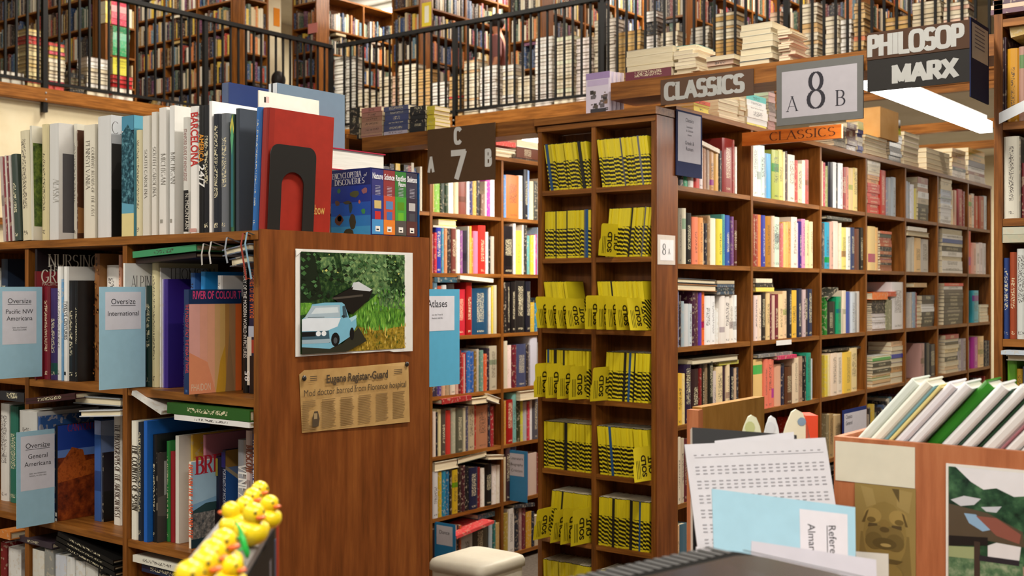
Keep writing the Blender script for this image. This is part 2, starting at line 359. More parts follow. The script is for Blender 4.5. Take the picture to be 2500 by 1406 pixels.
def lying(fr, a0, a1, front, z, th, depth, col, label, group=None, pages_front=False, tilt=0, turn=0, name='book', cat='book', parts=True, white=False, soft=True):
    """book lying flat: spine or page edge to the front"""
    L = a1 - a0; am = (a0 + a1)/2
    loc = (am, front, z) if fr == 'V' else (front, am, z)
    R = Matrix.Rotation(rot_of(fr) + turn, 3, 'Z') @ Matrix.Rotation(tilt, 3, 'Y')
    b = .0012 if soft else .003; th = max(th, .004); m = MB(); P = PAGES_W if white else PAGES; g = .001 if soft else .004; CB = PLAIN
    if not parts and pages_front: P = PAGES_OC; b = .0014; g = .004; CB = mat(rcov.choice(['7a6a54', '584838', 'c8b898', '6a6258', '6a3028', 'd8d0c0', '8c7c64', 'b0a48c']), .5)
    cb = [((-L/2, 0, 0), (L/2, depth, b)), ((-L/2, 0, th - b), (L/2, depth, th))]
    if pages_front: sp = ((-L/2, depth - b, b), (L/2, depth, th - b))
    else: sp = ((-L/2, 0, b), (L/2, b*1.2, th - b))
    for q in cb + [sp]: m.box(q[0], q[1], COVER if q is sp else CB)
    pg = ((-L/2 + g, g if pages_front else b*1.2, b), (L/2 - g, depth - b if pages_front else depth - g, th - b))
    if parts:
        t = thing(name, label, cat, loc, R.to_euler(), group)
        m.build('cover', t, color=rgb(col)); p = MB(); p.box(pg[0], pg[1], P); p.build('page_block', t)
        return t
    m.box(pg[0], pg[1], P)
    o = m.build(name, None, loc, R.to_euler(), rgb(col)); return tag(o, label, cat, group)

def along(fr, px, front):
    return on_y(px, CY, front).x if fr == 'V' else on_x(px, CY, front).y
def zat(fr, px, py, front):
    return (on_y(px, py, front) if fr == 'V' else on_x(px, py, front)).z
UPS = {}
def cell(fr, front, z, org, sc, start, data, where, depth=.15, group=None, back=.0, **kw):
    """a shelf of standing books read off the photograph: 'colour right-edge top' tokens in the coordinates of one enlargement"""
    a = along(fr, org[0] + start/sc, front); i = 0; sgn = 1 if fr == 'V' else -1
    out = []
    for tok in data.split(';'):
        q = tok.split()
        if not q: continue
        px = org[0] + float(q[1])/sc; nb = b = along(fr, px, front)
        for u in UPS.get((fr, round(front, 2)), ()):          # books keep clear of the uprights
            if a < u + .0112 and b > u - .0112:
                if (a + b)/2 > u: a = max(a, u + .0112)
                else: b = min(b, u - .0112)
        if q[0] != '-' and b - a > .005:
            py = org[1] + float(q[2])/sc
            h = max(.08, zat(fr, org[0] + float(q[1])/sc - 3, py, front) - z)
            s = back + random.uniform(.002, .012)
            f = front + sgn*s
            out.append(book(fr, a, b, f, z + .0006, h, min(depth, h*.78), q[0], f"{cname(q[0])} book, {nth(i)} from the {where}", group, **kw)); i += 1
        a = nb
    return out

# ------------------------------------------------------------------ bookcases
def fbox(m, fr, a0, a1, front, s0, s1, z0, z1, mt):
    if fr == 'V': m.box((a0, front + s0, z0), (a1, front + s1, z1), mt)
    else: m.box((front - s0, a0, z0), (front - s1, a1, z1), mt)
def bookcase(label, fr, front, depth, ups, shelves, z0, z1, group=None, th=.02, st=.02, back=True, top=True, name='bookcase', endpanels=(None, None), sdepth=None):
    loc = ((ups[0] + ups[-1])/2, front + depth/2, z0) if fr == 'V' else (front - depth/2, (ups[0] + ups[-1])/2, z0)
    t = thing(name, label, 'bookcase', loc, group=group); UPS[(fr, round(front, 2))] = ups
    off = Vector(loc)
    def fin(m, n):
        m.v = [tuple(Vector(v) - off) for v in m.v]; return m.build(n, t)
    for i, u in enumerate(ups):
        m = MB(); end = i in (0, len(ups) - 1)
        fbox(m, fr, u - th/2, u + th/2, front, 0, depth, z0, z1, WOOD_Z); fin(m, 'upright')
    for i in range(len(ups) - 1):
        for z in shelves:
            m = MB(); fbox(m, fr, ups[i] + th/2 + .0005, ups[i+1] - th/2 - .0005, front, .002, (sdepth or depth) - .012, z - st, z, WOOD_X if fr == 'V' else WOOD_Y); fin(m, 'shelf')
    if top:
        m = MB(); fbox(m, fr, ups[0] - th/2, ups[-1] + th/2, front, -.004, depth, z1 + .0005, z1 + .022, WOOD_X if fr == 'V' else WOOD_Y); fin(m, 'top_board')
    if back:
        m = MB(); fbox(m, fr, ups[0] + th/2, ups[-1] - th/2, front, depth - .011, depth - .001, z0 + .01, z1 - .001, WOOD_BACK); fin(m, 'back_panel')
    return t
# ------------------------------------------------------------------ the hall
XG, YG, ZG = -9.53, 9.08, 3.32          # edge of the gallery on two sides of the well, and its floor
m = MB(); m.box((-22, -6, -.1), (10, 26, 0), CARPET); struct('floor', m)
m = MB(); m.box((-22, 21, 0), (10, 21.15, 6.6), WALL); struct('wall_back', m)
m = MB(); m.box((-16.6, -6, 0), (-16.5, 21, 6.6), WALL); struct('wall_left', m)
m = MB(); m.box((-9.72, 3.2, 0), (-9.6, 9.3, 3.20), WALL); struct('wall_under_gallery', m)
m = MB(); m.box((-9.6, 15.0, 0), (10, 15.1, 3.2), WALL); struct('wall_rear', m)
m = MB(); m.box((-22, -6, 6.5), (10, 26, 6.6), CEIL); struct('ceiling', m)
m = MB(); m.box((-16.5, 3.0, 3.2), (XG - .05, YG - .05, ZG - .002), CEIL); m.box((-16.5, YG - .05 + .1, 3.2), (10, 21, ZG - .002), CEIL); m.box((XG - .05, YG + .05, 3.2), (XG + .05, YG + .1, ZG - .002), CEIL)
m.box((-16.5, 3.0, ZG - .002), (XG - .04, 21, ZG), CARPET); m.box((XG - .04, YG + .04, ZG - .002), (10, 21, ZG), CARPET); struct('floor_gallery', m)
m = MB(); m.box((XG - .05, 3.0, ZG - .11), (XG, YG, ZG + .012), WOOD_Y); m.box((XG - .004, 3.0, ZG - .10), (XG + .004, YG - .01, ZG - .085), WOOD_Y); struct('trim_1', m)
m = MB(); m.box((XG, YG, ZG - .26), (2.5, YG + .05, ZG + .012), WOOD_X); m.box((XG + .01, YG - .012, ZG - .115), (2.5, YG, ZG - .09), WOOD_X); m.box((XG + .01, YG - .008, ZG - .20), (2.5, YG, ZG - .19), WOOD_X); struct('trim_2', m)
m = MB(); m.box((-9.58, 3.2, 2.1), (-9.55, 9.0, 2.16), WOOD_Y); struct('trim_3', m)
m = MB(); m.box((-13.2, 11.0, ZG), (-12.9, 11.26, 6.5), WALL); struct('wall_pier', m)

def ceiling_light(x, y, z, a, b, label, chains=True):
    t = thing('ceiling_light', label, 'light', (x, y, z))
    m = MB(); m.box((-a/2 + .02, -b/2 + .02, 0), (a/2 - .02, b/2 - .02, .03), mat('f2efe8', .4)); m.build('housing', t)
    m = MB(); m.box((-a/2, -b/2, -.055), (a/2, b/2, -.001), LAMP_E); m.build('diffuser', t)
    top = 6.5 if z > 4 else None
    if chains and top:
        for s in (-.4, .4):
            m = MB(); q = (a*s if a > b else 0, b*s if b > a else 0); m.tube([(q[0], q[1], .05), (q[0], q[1], top - z)], .008, IRON, 6); m.build('hanger', t)
    return t
for i, (x, y, z, a, b, w) in enumerate(LAMPS_HIGH): ceiling_light(x, y, z, a, b, 'high fluorescent strip light hung above the hall, ' + nth(i) + ' of the high row')
for i, (x, y, z, a, b, w) in enumerate(LAMPS_LOW): ceiling_light(x, y, z, a, b, 'low fluorescent strip light over the service counter, out of the picture, ' + nth(i) + ' of four')
ceiling_light(-1.62, 5.15, 2.385, .06, 1.75, 'bright glowing fluorescent strip over the classics aisle under the two-line philosophy board')
ceiling_light(-3.33, 5.2, 2.33, .12, 1.4, 'small glowing strip light end seen between the 7 sign and the yellow booklet rack')
ceiling_light(-13.99, 14.48, 6.36, 1.2, .2, 'glowing strip light hung near the white ceiling at the picture top')

# railings
def railing(label, fr, a0, a1, c, posts, step=.1):
    loc = ((a0 + a1)/2, c, ZG) if fr == 'V' else (c, (a0 + a1)/2, ZG)
    t = thing('railing', label, 'railing', loc); L = (a1 - a0)/2; am = (a0 + a1)/2
    def bar(n, p, q, x0, x1, z0, z1):
        m = MB()
        if fr == 'V': m.box((p, x0, z0), (q, x1, z1), IRON)
        else: m.box((x0, p, z0), (x1, q, z1), IRON)
        return m.build(n, t)
    bar('top_rail', -L, L, -.03, .03, .945, .985); bar('bottom_rail', -L, L, -.012, .012, .055, .08)
    n = int((a1 - a0)/step)
    for i in range(1, n):
        p = -L + i*(2*L)/n
        if all(abs(p + am - q) > .04 for q in posts): bar('baluster', p - .0095, p + .0095, -.0095, .0095, .08, .945)
    for q in posts:
        o = bar('post', q - am - .022, q - am + .022, -.025, .02, -.2, .945)
        m = MB()
        for z in (-.03, -.09):
            if fr == 'V': m.ball((q - am, -.027, z), .011, mat('8a8680', .3), 8, 6)
            else: m.ball((.022, q - am, z), .011, mat('8a8680', .3), 8, 6)
        m.build('bolt', o)
    return t
railing('black iron railing of the side gallery above the bare cream wall', 'U', 3.6, YG + .0, XG - .025, [3.85, 5.59, 7.34, YG - .0])
railing('black iron railing along the far gallery, in front of floor stacks of paperbacks', 'V', XG + .06, 1.2, YG + .025, [-7.73, -5.90, -4.06, -2.2, -.4])

# ------------------------------------------------------------------ oversize bookcase, near
LY, LX = 1.783, -2.112
LZ = [1.287, .8875, .487, .09]
lc = bookcase('double-sided oversize bookcase with the oak end panel that holds a truck photo and newspaper', 'V', LY, .592, [-4.16, -3.65, -3.142, -2.658, -2.129], LZ, 0, 1.664, back=False)
off = Vector(lc.location)
m = MB(); m.box((LX - .006, LY - .003, 0), (LX, LY + .594, 1.689), WOOD_PANEL); m.v = [tuple(Vector(v) - off) for v in m.v]; m.build('end_panel', lc)
for i in range(4):
    u = [-4.16, -3.65, -3.142, -2.658, -2.129]
    m = MB(); m.box((u[i] + .0105, 2.075, .09), (u[i+1] - .0105, 2.083, 1.66), WOOD_BACK); m.v = [tuple(Vector(v) - off) for v in m.v]; m.build('back_panel', lc)

def px_x(px, Y): return on_y(px, CY, Y).x
def walk(z, org, sc, x0, data, descs, depth=.2, ymin=1.60, group=None):
    """near shelf, left to right: each book starts where the last ends; how far a front stands out follows from where its spine shows"""
    xe = x0; res = {}
    for i, tok in enumerate(data.split(';')):
        q = tok.split(); 
        if not q: continue
        a, b, top = (float(v) for v in q[1:4]); lean = 0; key = None; dd = depth
        for e in q[4:]:
            if e[0] == 'l': lean = float(e[1:])
            elif e[0] == 'g': key = e[1:]
            elif e[0] == 'd': dd = float(e[1:])
        pa, pb = org[0] + a/sc, org[0] + b/sc
        Y = LY + .006 if xe is None else on_x(pa, CY, xe + .001).y
        Y = min(max(Y, ymin), 2.07 - dd)
        x0_ = px_x(pa, Y)
        if xe is not None and x0_ < xe + .0005: x0_ = xe + .0005
        x1_ = max(px_x(pb, Y), x0_ + .006)
        p = on_y((pa + pb)/2, org[1] + top/sc, Y); h = p.z - z
        t = book('V', x0_, x1_, Y, z + .0005, h, dd, q[0], descs.get(key) or f"{cname(q[0])} book, {nth(i)} along {descs['where']}", group, lean=lean, soft=False, deco=DECO.get(key), plain=key in DECO, white=True)
        res[key or i] = (x0_, x1_, Y, h); xe = x1_
        if lean and (i + 1 < len(data.split(';'))) and 'l' not in data.split(';')[i+1]: xe = x1_
    return res
def d_nursing(m, w, d, h):
    D = Deco(m, w, d, h); D.sp(.0, 1, .0, .83, '5c1a22'); D.cv(0, 1, 0, .83, '8a1f28'); 
    D.ct('NURSING', .17, .865, .036, 'e6e0d0', style='serif', T=.13, fit=.16); D.ct('THE', .17, .815, .024, 'd8d2c4', style='serif', T=.12); D.ct('GREAT', .07, .745, .036, 'e6e0d0', style='serif', T=.14, fit=.115); D.ct('PACIFIC COAST', .08, .72, .010, 'd0c4b4')
def d_leopard(m, w, d, h):
    D = Deco(m, w, d, h); r = random.Random(4)
    for i in range(46):
        u, v = r.uniform(.05, .85), r.uniform(.02, .96); D.sp(u, u + r.uniform(.08, .22), v, v + r.uniform(.008, .02), r.choice(['4a2410', '6a3818', 'c48a48', '331a0c']))
    D.cv(0, 1, 0, 1, '9a6c3c')
def d_alp(m, w, d, h):
    D = Deco(m, w, d, h); D.cv(0, 1, 0, 1, 'eceae4'); D.ct('ALPINE', .13, .8, .032, '4a4440', style='serif', T=.1, fit=.072); D.cv(.1, .95, 0, .62, '3a4650')
def d_thom(m, w, d, h):
    D = Deco(m, w, d, h); D.cv(0, 1, 0, 1, 'dedcd2'); D.ct('THOMSON', .16, .9, .03, '6a6458', style='serif', T=.09, fit=.15)
def d_purple(m, w, d, h):
    D = Deco(m, w, d, h); D.cv(0, 1, 0, 1, '38227c'); D.sp(0, .25, 0, 1, '5b4aa4'); D.m.text('History from the Field and the Trade Routes', (w/2 + .0006, d*.28, h*.68), (0, 0, -1), (0, 1, 0), .008, mat('b0a4dc'))
def d_river(m, w, d, h):
    D = Deco(m, w, d, h); D.sp(0, 1, 0, 1, '1c3058'); D.st('THE PLACES OF ITALY  THE INDIA OF TRAVEL', .32, .86, .012, 'd8402c', fit=h*.66); D.sp(.3, .7, .02, .045, '3a5a90')
    D.cv(0, 1, .86, 1, '1d3a66'); D.ct('RIVER OF COLOUR T', .07, .91, .02, 'f0508c', off=.02, fit=d*.92)
    W = [(0, .2, 'fabcb2'), (.2, .34, 'fab69c'), (.34, .48, 'fab894'), (.48, .58, 'e8ba80'), (.58, .68, 'e6bc72'), (.68, .76, 'c8924e'), (.76, .88, 'bc8e62'), (.88, 1, 'fa7a38')]
    for a, b, c in W: D.cv(a, b, .0, .86, c)
    D.cp([(.0, .0), (.5, .0), (.34, .3), (.0, .4)], 'faa47a'); D.cp([(.5, 0), (.7, 0), (.68, .46), (.58, .3)], 'e0ac38'); D.cp([(.68, 0), (.86, 0), (.76, .6)], 'a8845c')
    D.ct('PHAIDON', .04, .03, .018, 'f6dcc0', fit=d*.36)
def d_people(m, w, d, h):
    D = Deco(m, w, d, h); D.st('Peoples of the World', .3, .92, .026, 'd8642a', fit=h*.36); D.sp(.15, .85, .42, .5, 'b8c0d0'); D.sp(.2, .8, .3, .4, 'a83a28'); D.sp(.0, .5, .06, .42, 'ded8c8'); D.sp(.3, 1, .0, .28, '181414'); D.st('85', .3, .09, .02, 'ffffff', up=True)
def d_blackt(m, w, d, h):
    D = Deco(m, w, d, h); D.st('A HISTORY OF THE MODERN WORLD IN PICTURES', .35, .96, .013, 'e8e4dc', fit=h*.7); D.sp(.3, .75, .92, .95, 'e8e4dc')
def d_twelve(m, w, d, h):
    D = Deco(m, w, d, h); D.st('TWELVE CENTURIES', .3, .7, .017, '282420', fit=h*.34); D.sp(.3, .7, .05, .08, '282420')
def d_canyon(m, w, d, h):
    D = Deco(m, w, d, h); D.cv(0, 1, .62, 1, '2444a0'); D.cv(0, 1, .62, .74, '6c90d4'); D.cv(0, 1, 0, .66, 'x', CANYON); D.cp([(0, .55), (.2, .76), (.36, .72), (.4, .6), (1, .66), (1, .5), (0, .4)], 'x', CANYON2)
    D.ct('CANYON COUNTRY', .14, .93, .02, 'a02c30', style='serif', fit=d*.75); D.sp(.2, .8, .05, .09, 'e0dcd0'); D.sp(.2, .8, .0, .03, 'e0dcd0')
CANYON = noise_mat('printed_red_rock', ['2e140a', '7a3212', 'a8501c'], 40, .35); CANYON2 = noise_mat('printed_lit_rock', ['6a2a0e', 'b85c20', '8a3c12'], 60, .35)
def d_sky(m, w, d, h):
    D = Deco(m, w, d, h); D.sp(0, 1, 0, 1, 'x' and '3c62a4'); D.sp(0, 1, .86, 1, '9aa8cc'); D.sp(0, 1, .3, .5, '2a4880'); D.cv(0, 1, 0, 1, '7488b4'); D.cp([(0, .86), (1, .75), (1, 1), (0, 1)], '98a8c8')
def d_black(m, w, d, h):
    D = Deco(m, w, d, h); D.cv(0, 1, .44, 1, '262028'); D.cv(0, 1, 0, .44, '14100f')
def d_wtext(m, w, d, h):
    D = Deco(m, w, d, h); D.st('THE PHOTOGRAPHS OF THE AMERICAN WEST', .3, .92, .022, '4a3020', style='serif', T=.2, fit=h*.85)
def d_country(m, w, d, h):
    D = Deco(m, w, d, h); D.st('THE COUNTRY OF SPAIN', .3, .8, .024, '40382c', style='serif', T=.22, fit=h*.55)
def d_bluebk(m, w, d, h):
    D = Deco(m, w, d, h); D.cv(0, 1, 0, 1, '1e5fae')
def d_grey(m, w, d, h):
    D = Deco(m, w, d, h); D.cv(0, 1, 0, 1, '3c3a38'); D.cv(.1, .9, .5, .9, 'a0a09c'); D.cp([(0, .5), (.9, .66), (.7, .2), (0, .3)], '56524e')
def d_twist(m, w, d, h):
    D = Deco(m, w, d, h); D.cv(0, 1, 0, 1, 'd8d4ca'); D.ct('T', .5, .8, .03, '4a443c', style='serif', T=.1)
def d_brit(m, w, d, h):
    D = Deco(m, w, d, h); D.st('BRITAIN THE LAND AND THE', .25, .97, .016, 'd85a34', style='serif', T=.2, fit=h*.86)
    D.cv(0, 1, 0, 1, '86b4d6'); D.cp([(0, .5), (1, .62), (1, 1), (0, 1)], 'acd0e6'); D.cv(0, 1, 0, .42, 'x', SEAROCK); D.cp([(0, .42), (.3, .5), (.7, .5), (1, .42), (1, .4), (0, .4)], '2e4a4c'); D.cv(0, 1, 0, .1, '1c3a44')
    D.ct('BRITAIN', .1, .85, .044, 'c02838', style='serif', T=.2, fit=d*1.1)
SEAROCK = noise_mat('printed_cliff', ['2a3a44', '74726e', 'b8b2aa'], 90, .35)
def d_navyy(m, w, d, h):
    D = Deco(m, w, d, h); D.sp(.1, .5, .78, .98, '9a8a2a'); D.sp(0, 1, 0, .4, '201418')
def d_bluewh(m, w, d, h):
    D = Deco(m, w, d, h); D.st('PORTRAITS OF MODERN SPAIN', .35, .8, .012, 'c8c8d0', fit=h*.5); D.sp(0, 1, .82, .98, '2c2a70'); D.cv(0, 1, .0, 1, '6a7fa6'); D.cp([(0, .1), (1, .0), (1, .5), (0, .8)], '2c5a9c'); D.cv(.0, 1, .82, 1, 'a07a3a'); D.cp([(.0, .8), (.0, .84), (1, .5), (1, .44)], 'b0a080')
def d_ven(m, w, d, h):
    D = Deco(m, w, d, h); D.st('VENEZUELA', .25, .78, .032, 'f0eee8', style='serif', T=.2, fit=h*.55); D.cv(0, 1, 0, 1, 'e4e2de')
def d_mos(m, w, d, h):
    D = Deco(m, w, d, h); D.st('MOSCOW', .3, .88, .024, '8a4a30', style='serif', T=.24, fit=h*.22); D.sp(.1, .9, .3, .6, 'a8948c'); D.sp(.1, .9, 0, .28, '9a8078')
def d_fra(m, w, d, h):
    D = Deco(m, w, d, h); D.st('FRANCE from the AIR', .3, .95, .02, 'f0f0f4', fit=h*.5, off=.03)
def d_green(m, w, d, h):
    D = Deco(m, w, d, h); D.cv(0, 1, .0, 1, 'd8d4c4'); D.cv(.015, 1, .12, .85, 'x', noise_mat('printed_woodland', ['26381a', '4e6428', '7a8a3a'], 60, .35))
def d_dark(m, w, d, h):
    D = Deco(m, w, d, h); D.cv(0, 1, 0, 1, 'd2d0cc'); D.cv(.06, .5, .06, .74, '4c4a4e'); D.st('ALASKA', .5, .52, .03, 'a8a49a', style='serif', T=.1, fit=h*.2)
def d_brown(m, w, d, h):
    D = Deco(m, w, d, h); D.cv(0, 1, 0, 1, '4a2812'); D.cp([(0, .3), (1, .2), (1, .1), (0, .06)], '9a6a3a')
def d_penn(m, w, d, h):
    D = Deco(m, w, d, h); D.st('PENNSYLVANIA', .3, .86, .02, '6a6458', style='serif', T=.12, fit=h*.42); D.st('COUNTRY ROADS OF THE EAST', .72, .8, .012, '8a8478', style='serif', T=.12, fit=h*.6); D.cv(0, 1, 0, 1, 'd6d0be')
def d_ca(m, w, d, h):
    D = Deco(m, w, d, h); D.cv(0, 1, 0, 1, 'd0d2d4'); D.ct('CALIFORNIA', .012, .85, .034, '56524e', style='serif', T=.07, gap=.16); D.cv(.01, 1, 0, .77, '37332f'); D.cv(.01, 1, 0, .4, '1e1a14'); D.cp([(.01, .5), (.1, .62), (1, .62), (1, .4), (.01, .4)], '2c2824')
FOREST = noise_mat('printed_forest_mountain', ['0e2028', '24505e', '70a8b4'], 70, .25)
def d_for(m, w, d, h):
    D = Deco(m, w, d, h); D.sp(0, 1, .2, .3, '5fa0b8'); D.sp(0, 1, .88, 1, '4a8ca8'); D.m.quad([(-w/2, -.0008, h*.29), (w/2, -.0008, h*.27), (w/2, -.0008, h*.84), (0, -.0008, h*.93), (-w/2, -.0008, h*.86)], FOREST); D.sp(0, 1, 0, .2, 'd8cc90'); D.cv(0, 1, 0, 1, '5a9cb4')
def d_t1(m, w, d, h):
    D = Deco(m, w, d, h); D.st('SOUTH CAROLINA', .4, .72, .012, '6a665c', style='serif', T=.12, fit=h*.4); D.cv(0, 1, 0, 1, 'd8d4c8')
def d_mich(m, w, d, h):
    D = Deco(m, w, d, h); D.st('MICHIGAN', .4, .64, .018, '7a766c', style='serif', T=.11, fit=h*.24); D.sp(.3, .6, .1, .13, '9a968c'); D.cv(0, 1, 0, 1, 'e0ded8')
def d_lab(m, w, d, h):
    D = Deco(m, w, d, h); D.sp(.25, 1, .03, .38, '1c1a18'); D.st('N. MOUNTAIN', .5, .35, .016, 'd8d4c8', fit=h*.3); D.st('STANFORD GUIDE OF KNOWLEDGE', .3, .9, .012, '8a4038', fit=h*.44)
def d_barc(m, w, d, h):
    D = Deco(m, w, d, h); D.st('BARCELONA', .25, .95, .03, 'c0322c', off=.03, fit=h*.42); D.sp(.1, .9, .02, .05, 'c89a90')
def d_amer(m, w, d, h):
    D = Deco(m, w, d, h); D.st('AMERICA', .2, .78, .02, 'e0952c', off=.02, fit=h*.22); D.st('24/7', .2, .54, .024, 'f0eee8', off=.02)
def d_iris(m, w, d, h):
    D = Deco(m, w, d, h); D.sp(.2, .8, .05, .98, '2c6a70'); D.m.quad([(-w*.5, -.0009, h*.9), (0, -.0009, h*.74), (w*.5, -.0009, h*.88), (w*.1, -.0009, h)], mat('c8c04a')); D.m.quad([(-w*.4, -.001, h*.8), (0, -.001, h*.65), (w*.4, -.001, h*.82), (0, -.001, h*.92)], mat('58a878')); D.cv(0, 1, 0, 1, '303c3a')
def d_red(m, w, d, h):
    D = Deco(m, w, d, h); D.cv(0, 1, 0, 1, '9c2a1c', mat('9c2a1c', .6, .25, noise=.18)); D.m.text('ebow', (w/2 + .0008, d*.71, h*.16), (0, 1, 0.06), (0, -.1, 1), .026, mat('d8b060', .4), fit=d*.2); D.cv(0, .08, 0, 1, '8f2519', mat('8f2519', .6, .25))
def d_slate(m, w, d, h):
    D = Deco(m, w, d, h); D.cv(0, 1, 0, 1, '3c434e', mat('3c434e', .7, .2))
def d_white(m, w, d, h):
    D = Deco(m, w, d, h); D.cv(0, 1, 0, 1, 'f2f0ee')
def d_cream(m, w, d, h):
    D = Deco(m, w, d, h); D.cv(0, 1, 0, 1, 'ece6d8'); D.cv(.08, .11, .92, .96, '3a3430'); D.cv(.11, .16, .92, .965, 'd8b8b0')
def d_blue(m, w, d, h): pass
DECO = dict(N=d_nursing, L=d_leopard, A=d_alp, H=d_thom, P=d_purple, R=d_river, O=d_people, B=d_blackt, T=d_twelve, C=d_canyon, S=d_sky, K2=d_black, X=d_wtext, t2=d_country, U=d_bluebk, G2=d_grey, tw=d_twist, I=d_brit, Y=d_navyy, W=d_bluewh, V=d_ven, M=d_mos, F=d_fra,
            G=d_green, K=d_dark, Bn=d_brown, Pn=d_penn, Ca=d_ca, Fo=d_for, t=d_t1, m=d_mich, q=d_lab, b=d_barc, a=d_amer, i=d_iris, Rd=d_red, sl=d_slate, wh=d_white, cr=d_cream)
DS = dict(where='the oversize case top from the far end',
 G='cream book with a green woodland picture on its cover, standing on the case top', K='clear-wrapped white book with a dark grey panel on its cover, on the case top', Bn='book with a dark brown cover, beside the white PENNSYLVANIA book on the case top',
 Pn='off-white book lettered PENNSYLVANIA down its spine on the case top', Ca='white book with thin CA lettering over a dark cover photo, case top', Fo='glossy book with a blue forest and yellow foot on its spine, case top',
 b='white book with red BARCELONA lettering down its spine on the case top', a='black book with orange and white AMERICA 24/7 lettering on its spine', i='dark green book with a yellow-green flower at its spine head', sl='tall dark slate cloth book before the cream portfolio on the case top',
 wh='tall white book with its blank cover showing between black and navy spines', cr='cream thin portfolio standing taller than the red book beside it', Rd='red cloth book at the case corner with the black bookend against it', q='white book with a black label low on its spine, beside the red-lettered one')
TOP = ('b0a098 20 45 640 l-.09;7a2a32 46 62 640 l-.09;c8c0b8 63 76 632 l-.09;6a222a 77 92 636 l-.09;c0b8b0 93 108 630 l-.09;38443c 110 150 622 l-.09;cfc6a8 168 236 440 l-.05;c8c4b4 240 262 405 gG l-.03;c9bd92 318 368 395;cbcac6 372 458 390 gK;d8d4c4 570 592 392;5a3018 599 606 440 gBn;'
       'd8d2c0 640 742 400 gPn;d2d2d0 750 866 330 gCa;2a4a5a 950 1045 330 gFo;d8cfa8 1055 1098 440;d6d2c6 1100 1168 330 gt;dedad0 1172 1222 300 gt;e2dfd8 1228 1298 265 gm;e6e6e2 1312 1362 250 gm;d8d6ce 1420 1470 340 gq;f0eee8 1473 1540 255 gb;141210 1545 1580 250 ga;1c1c20 1583 1624 245;'
       'f4f2ee 1626 1652 215 gwh;20242e 1655 1712 315;6c7076 1716 1770 310;3c6a44 1795 1828 320 gi;38404a 1832 1868 272 gsl;ece6d8 2008 2020 131 gcr;2f6cb4 1957 1998 265 l.06;9a2a20 2004 2066 268 gRd l.06 d.213')
rt = walk(1.6885, (0, 180), 3.195, None, TOP, DS, group=None)
RED = rt['Rd']
# row two
D2 = dict(where='the shelf with the blue OVERSIZE cards', N='tall dark red and black book lettered NURSING on its cover', L='brown leopard-patterned book beside the OVERSIZE INTERNATIONAL card', A='white book lettered ALPIN on its cover above the blue International card', H='silvery book lettered THOM on its cover next to the purple book',
 P='deep purple book beside the pink and orange art book', R='large art book with navy top band and pink-orange striped cover, standing out from its shelf', O='navy book with orange script down its spine, next to the end panel', B='black book with white capitals down its spine beside the orange-striped art book', T='white book with vertical dark title between blue and black spines')
R2L = 'e0dcd0 -60 -10 300;2c3a50 0 46 232'
walk(LZ[0], (0, 560), 3.195, -3.64, R2L, dict(where='the far bay of the card shelf'), ymin=1.72)
R2A = '1a1014 270 284 155 gN d.22;701c28 334 378 445;3a2a60 384 438 460;e8e6e0 442 474 290;6f9fc8 476 489 390;e8e6e0 491 524 290 gT;141316 527 579 400;101012 583 600 400;8a5a30 727 775 190 gL;f0ece4 820 915 280;f0b090 920 942 200'
walk(LZ[0], (0, 560), 3.195, -3.10, R2A, D2, ymin=1.70)
R2B = 'f2f0ea 957 974 265 gA d.15;1c3830 1132 1168 440;e4d8a8 1176 1222 262;e8e6e0 1243 1256 300 gH d.15;c4bcd8 1262 1274 390;3c2880 1276 1312 388 gP d.17;4a80c8 1480 1510 340;2890d8 1560 1590 330;e8e4e0 1690 1725 360;1c3058 1436 1474 470 gR d.162;141414 1886 1924 220 gB;1a1c3c 1928 1998 230 gO;e8dcb8 2006 2032 350'
walk(LZ[0], (0, 560), 3.195, -2.646, R2B, dict(D2, where='the card shelf bay next to the end panel'), ymin=1.62)
# row three
D3 = dict(where='the third shelf, canyon-book bay', C='book with a red canyon under deep blue sky on its cover', S='blue sky-covered book beside the canyon book', X='white book with tall brown capitals beside the upright, third shelf', I='book with BRITAIN in red over a sea cliff on its cover', U='bright blue tall book on the third shelf by the upright', V='grey book lettered VENEZUELA down its spine', M='pale book lettered MOSCOW at its spine head', F='blue book lettered FRANCE FROM THE AIR', t2='cream book with black capitals next to the bright blue book', K2='low black book in front of the sky-covered book')
R3A = 'd8d4cc -6 58 80;2a6a58 66 128 100;c0beb8 136 270 140;2a5088 290 305 180;181818 420 444 250 gC d.22;3c62a4 728 778 212 gS;181418 783 797 460 gK2 d.14;e8e4d8 866 926 175 gX'
walk(LZ[1], (0, 960), 3.153, -3.62, R3A.split(';')[0] + ';' + R3A.split(';')[1], dict(where='the third shelf, beyond the General Americana card'))
walk(LZ[1], (0, 960), 3.153, -3.125, ';'.join(R3A.split(';')[2:]), D3, ymin=1.70)
R3B = 'e8e4d4 1002 1052 215 gt2;1c2430 1055 1094 225;2060b8 1097 1134 215 gU;181a1c 1170 1198 320;201c1a 1201 1213 460 gG2;2a7a38 1277 1302 370;8c2026 1306 1337 450;dcd8cc 1341 1378 330 gtw;e0b840 1464 1480 320;b87888 1560 1580 322;f0e4d0 1447 1472 530 gI d.15;181830 1655 1699 490 gY d.15;1c2444 1705 1736 440 gW d.12;a8aab0 1821 1876 360 gV;d8c0b8 1883 1927 290 gM;2c4488 1933 1982 315 gF;8c2024 1986 1998 400'
walk(LZ[1], (0, 960), 3.153, -2.645, R3B, dict(D3, where='the third shelf, bay of the BRITAIN book'), ymin=1.66)
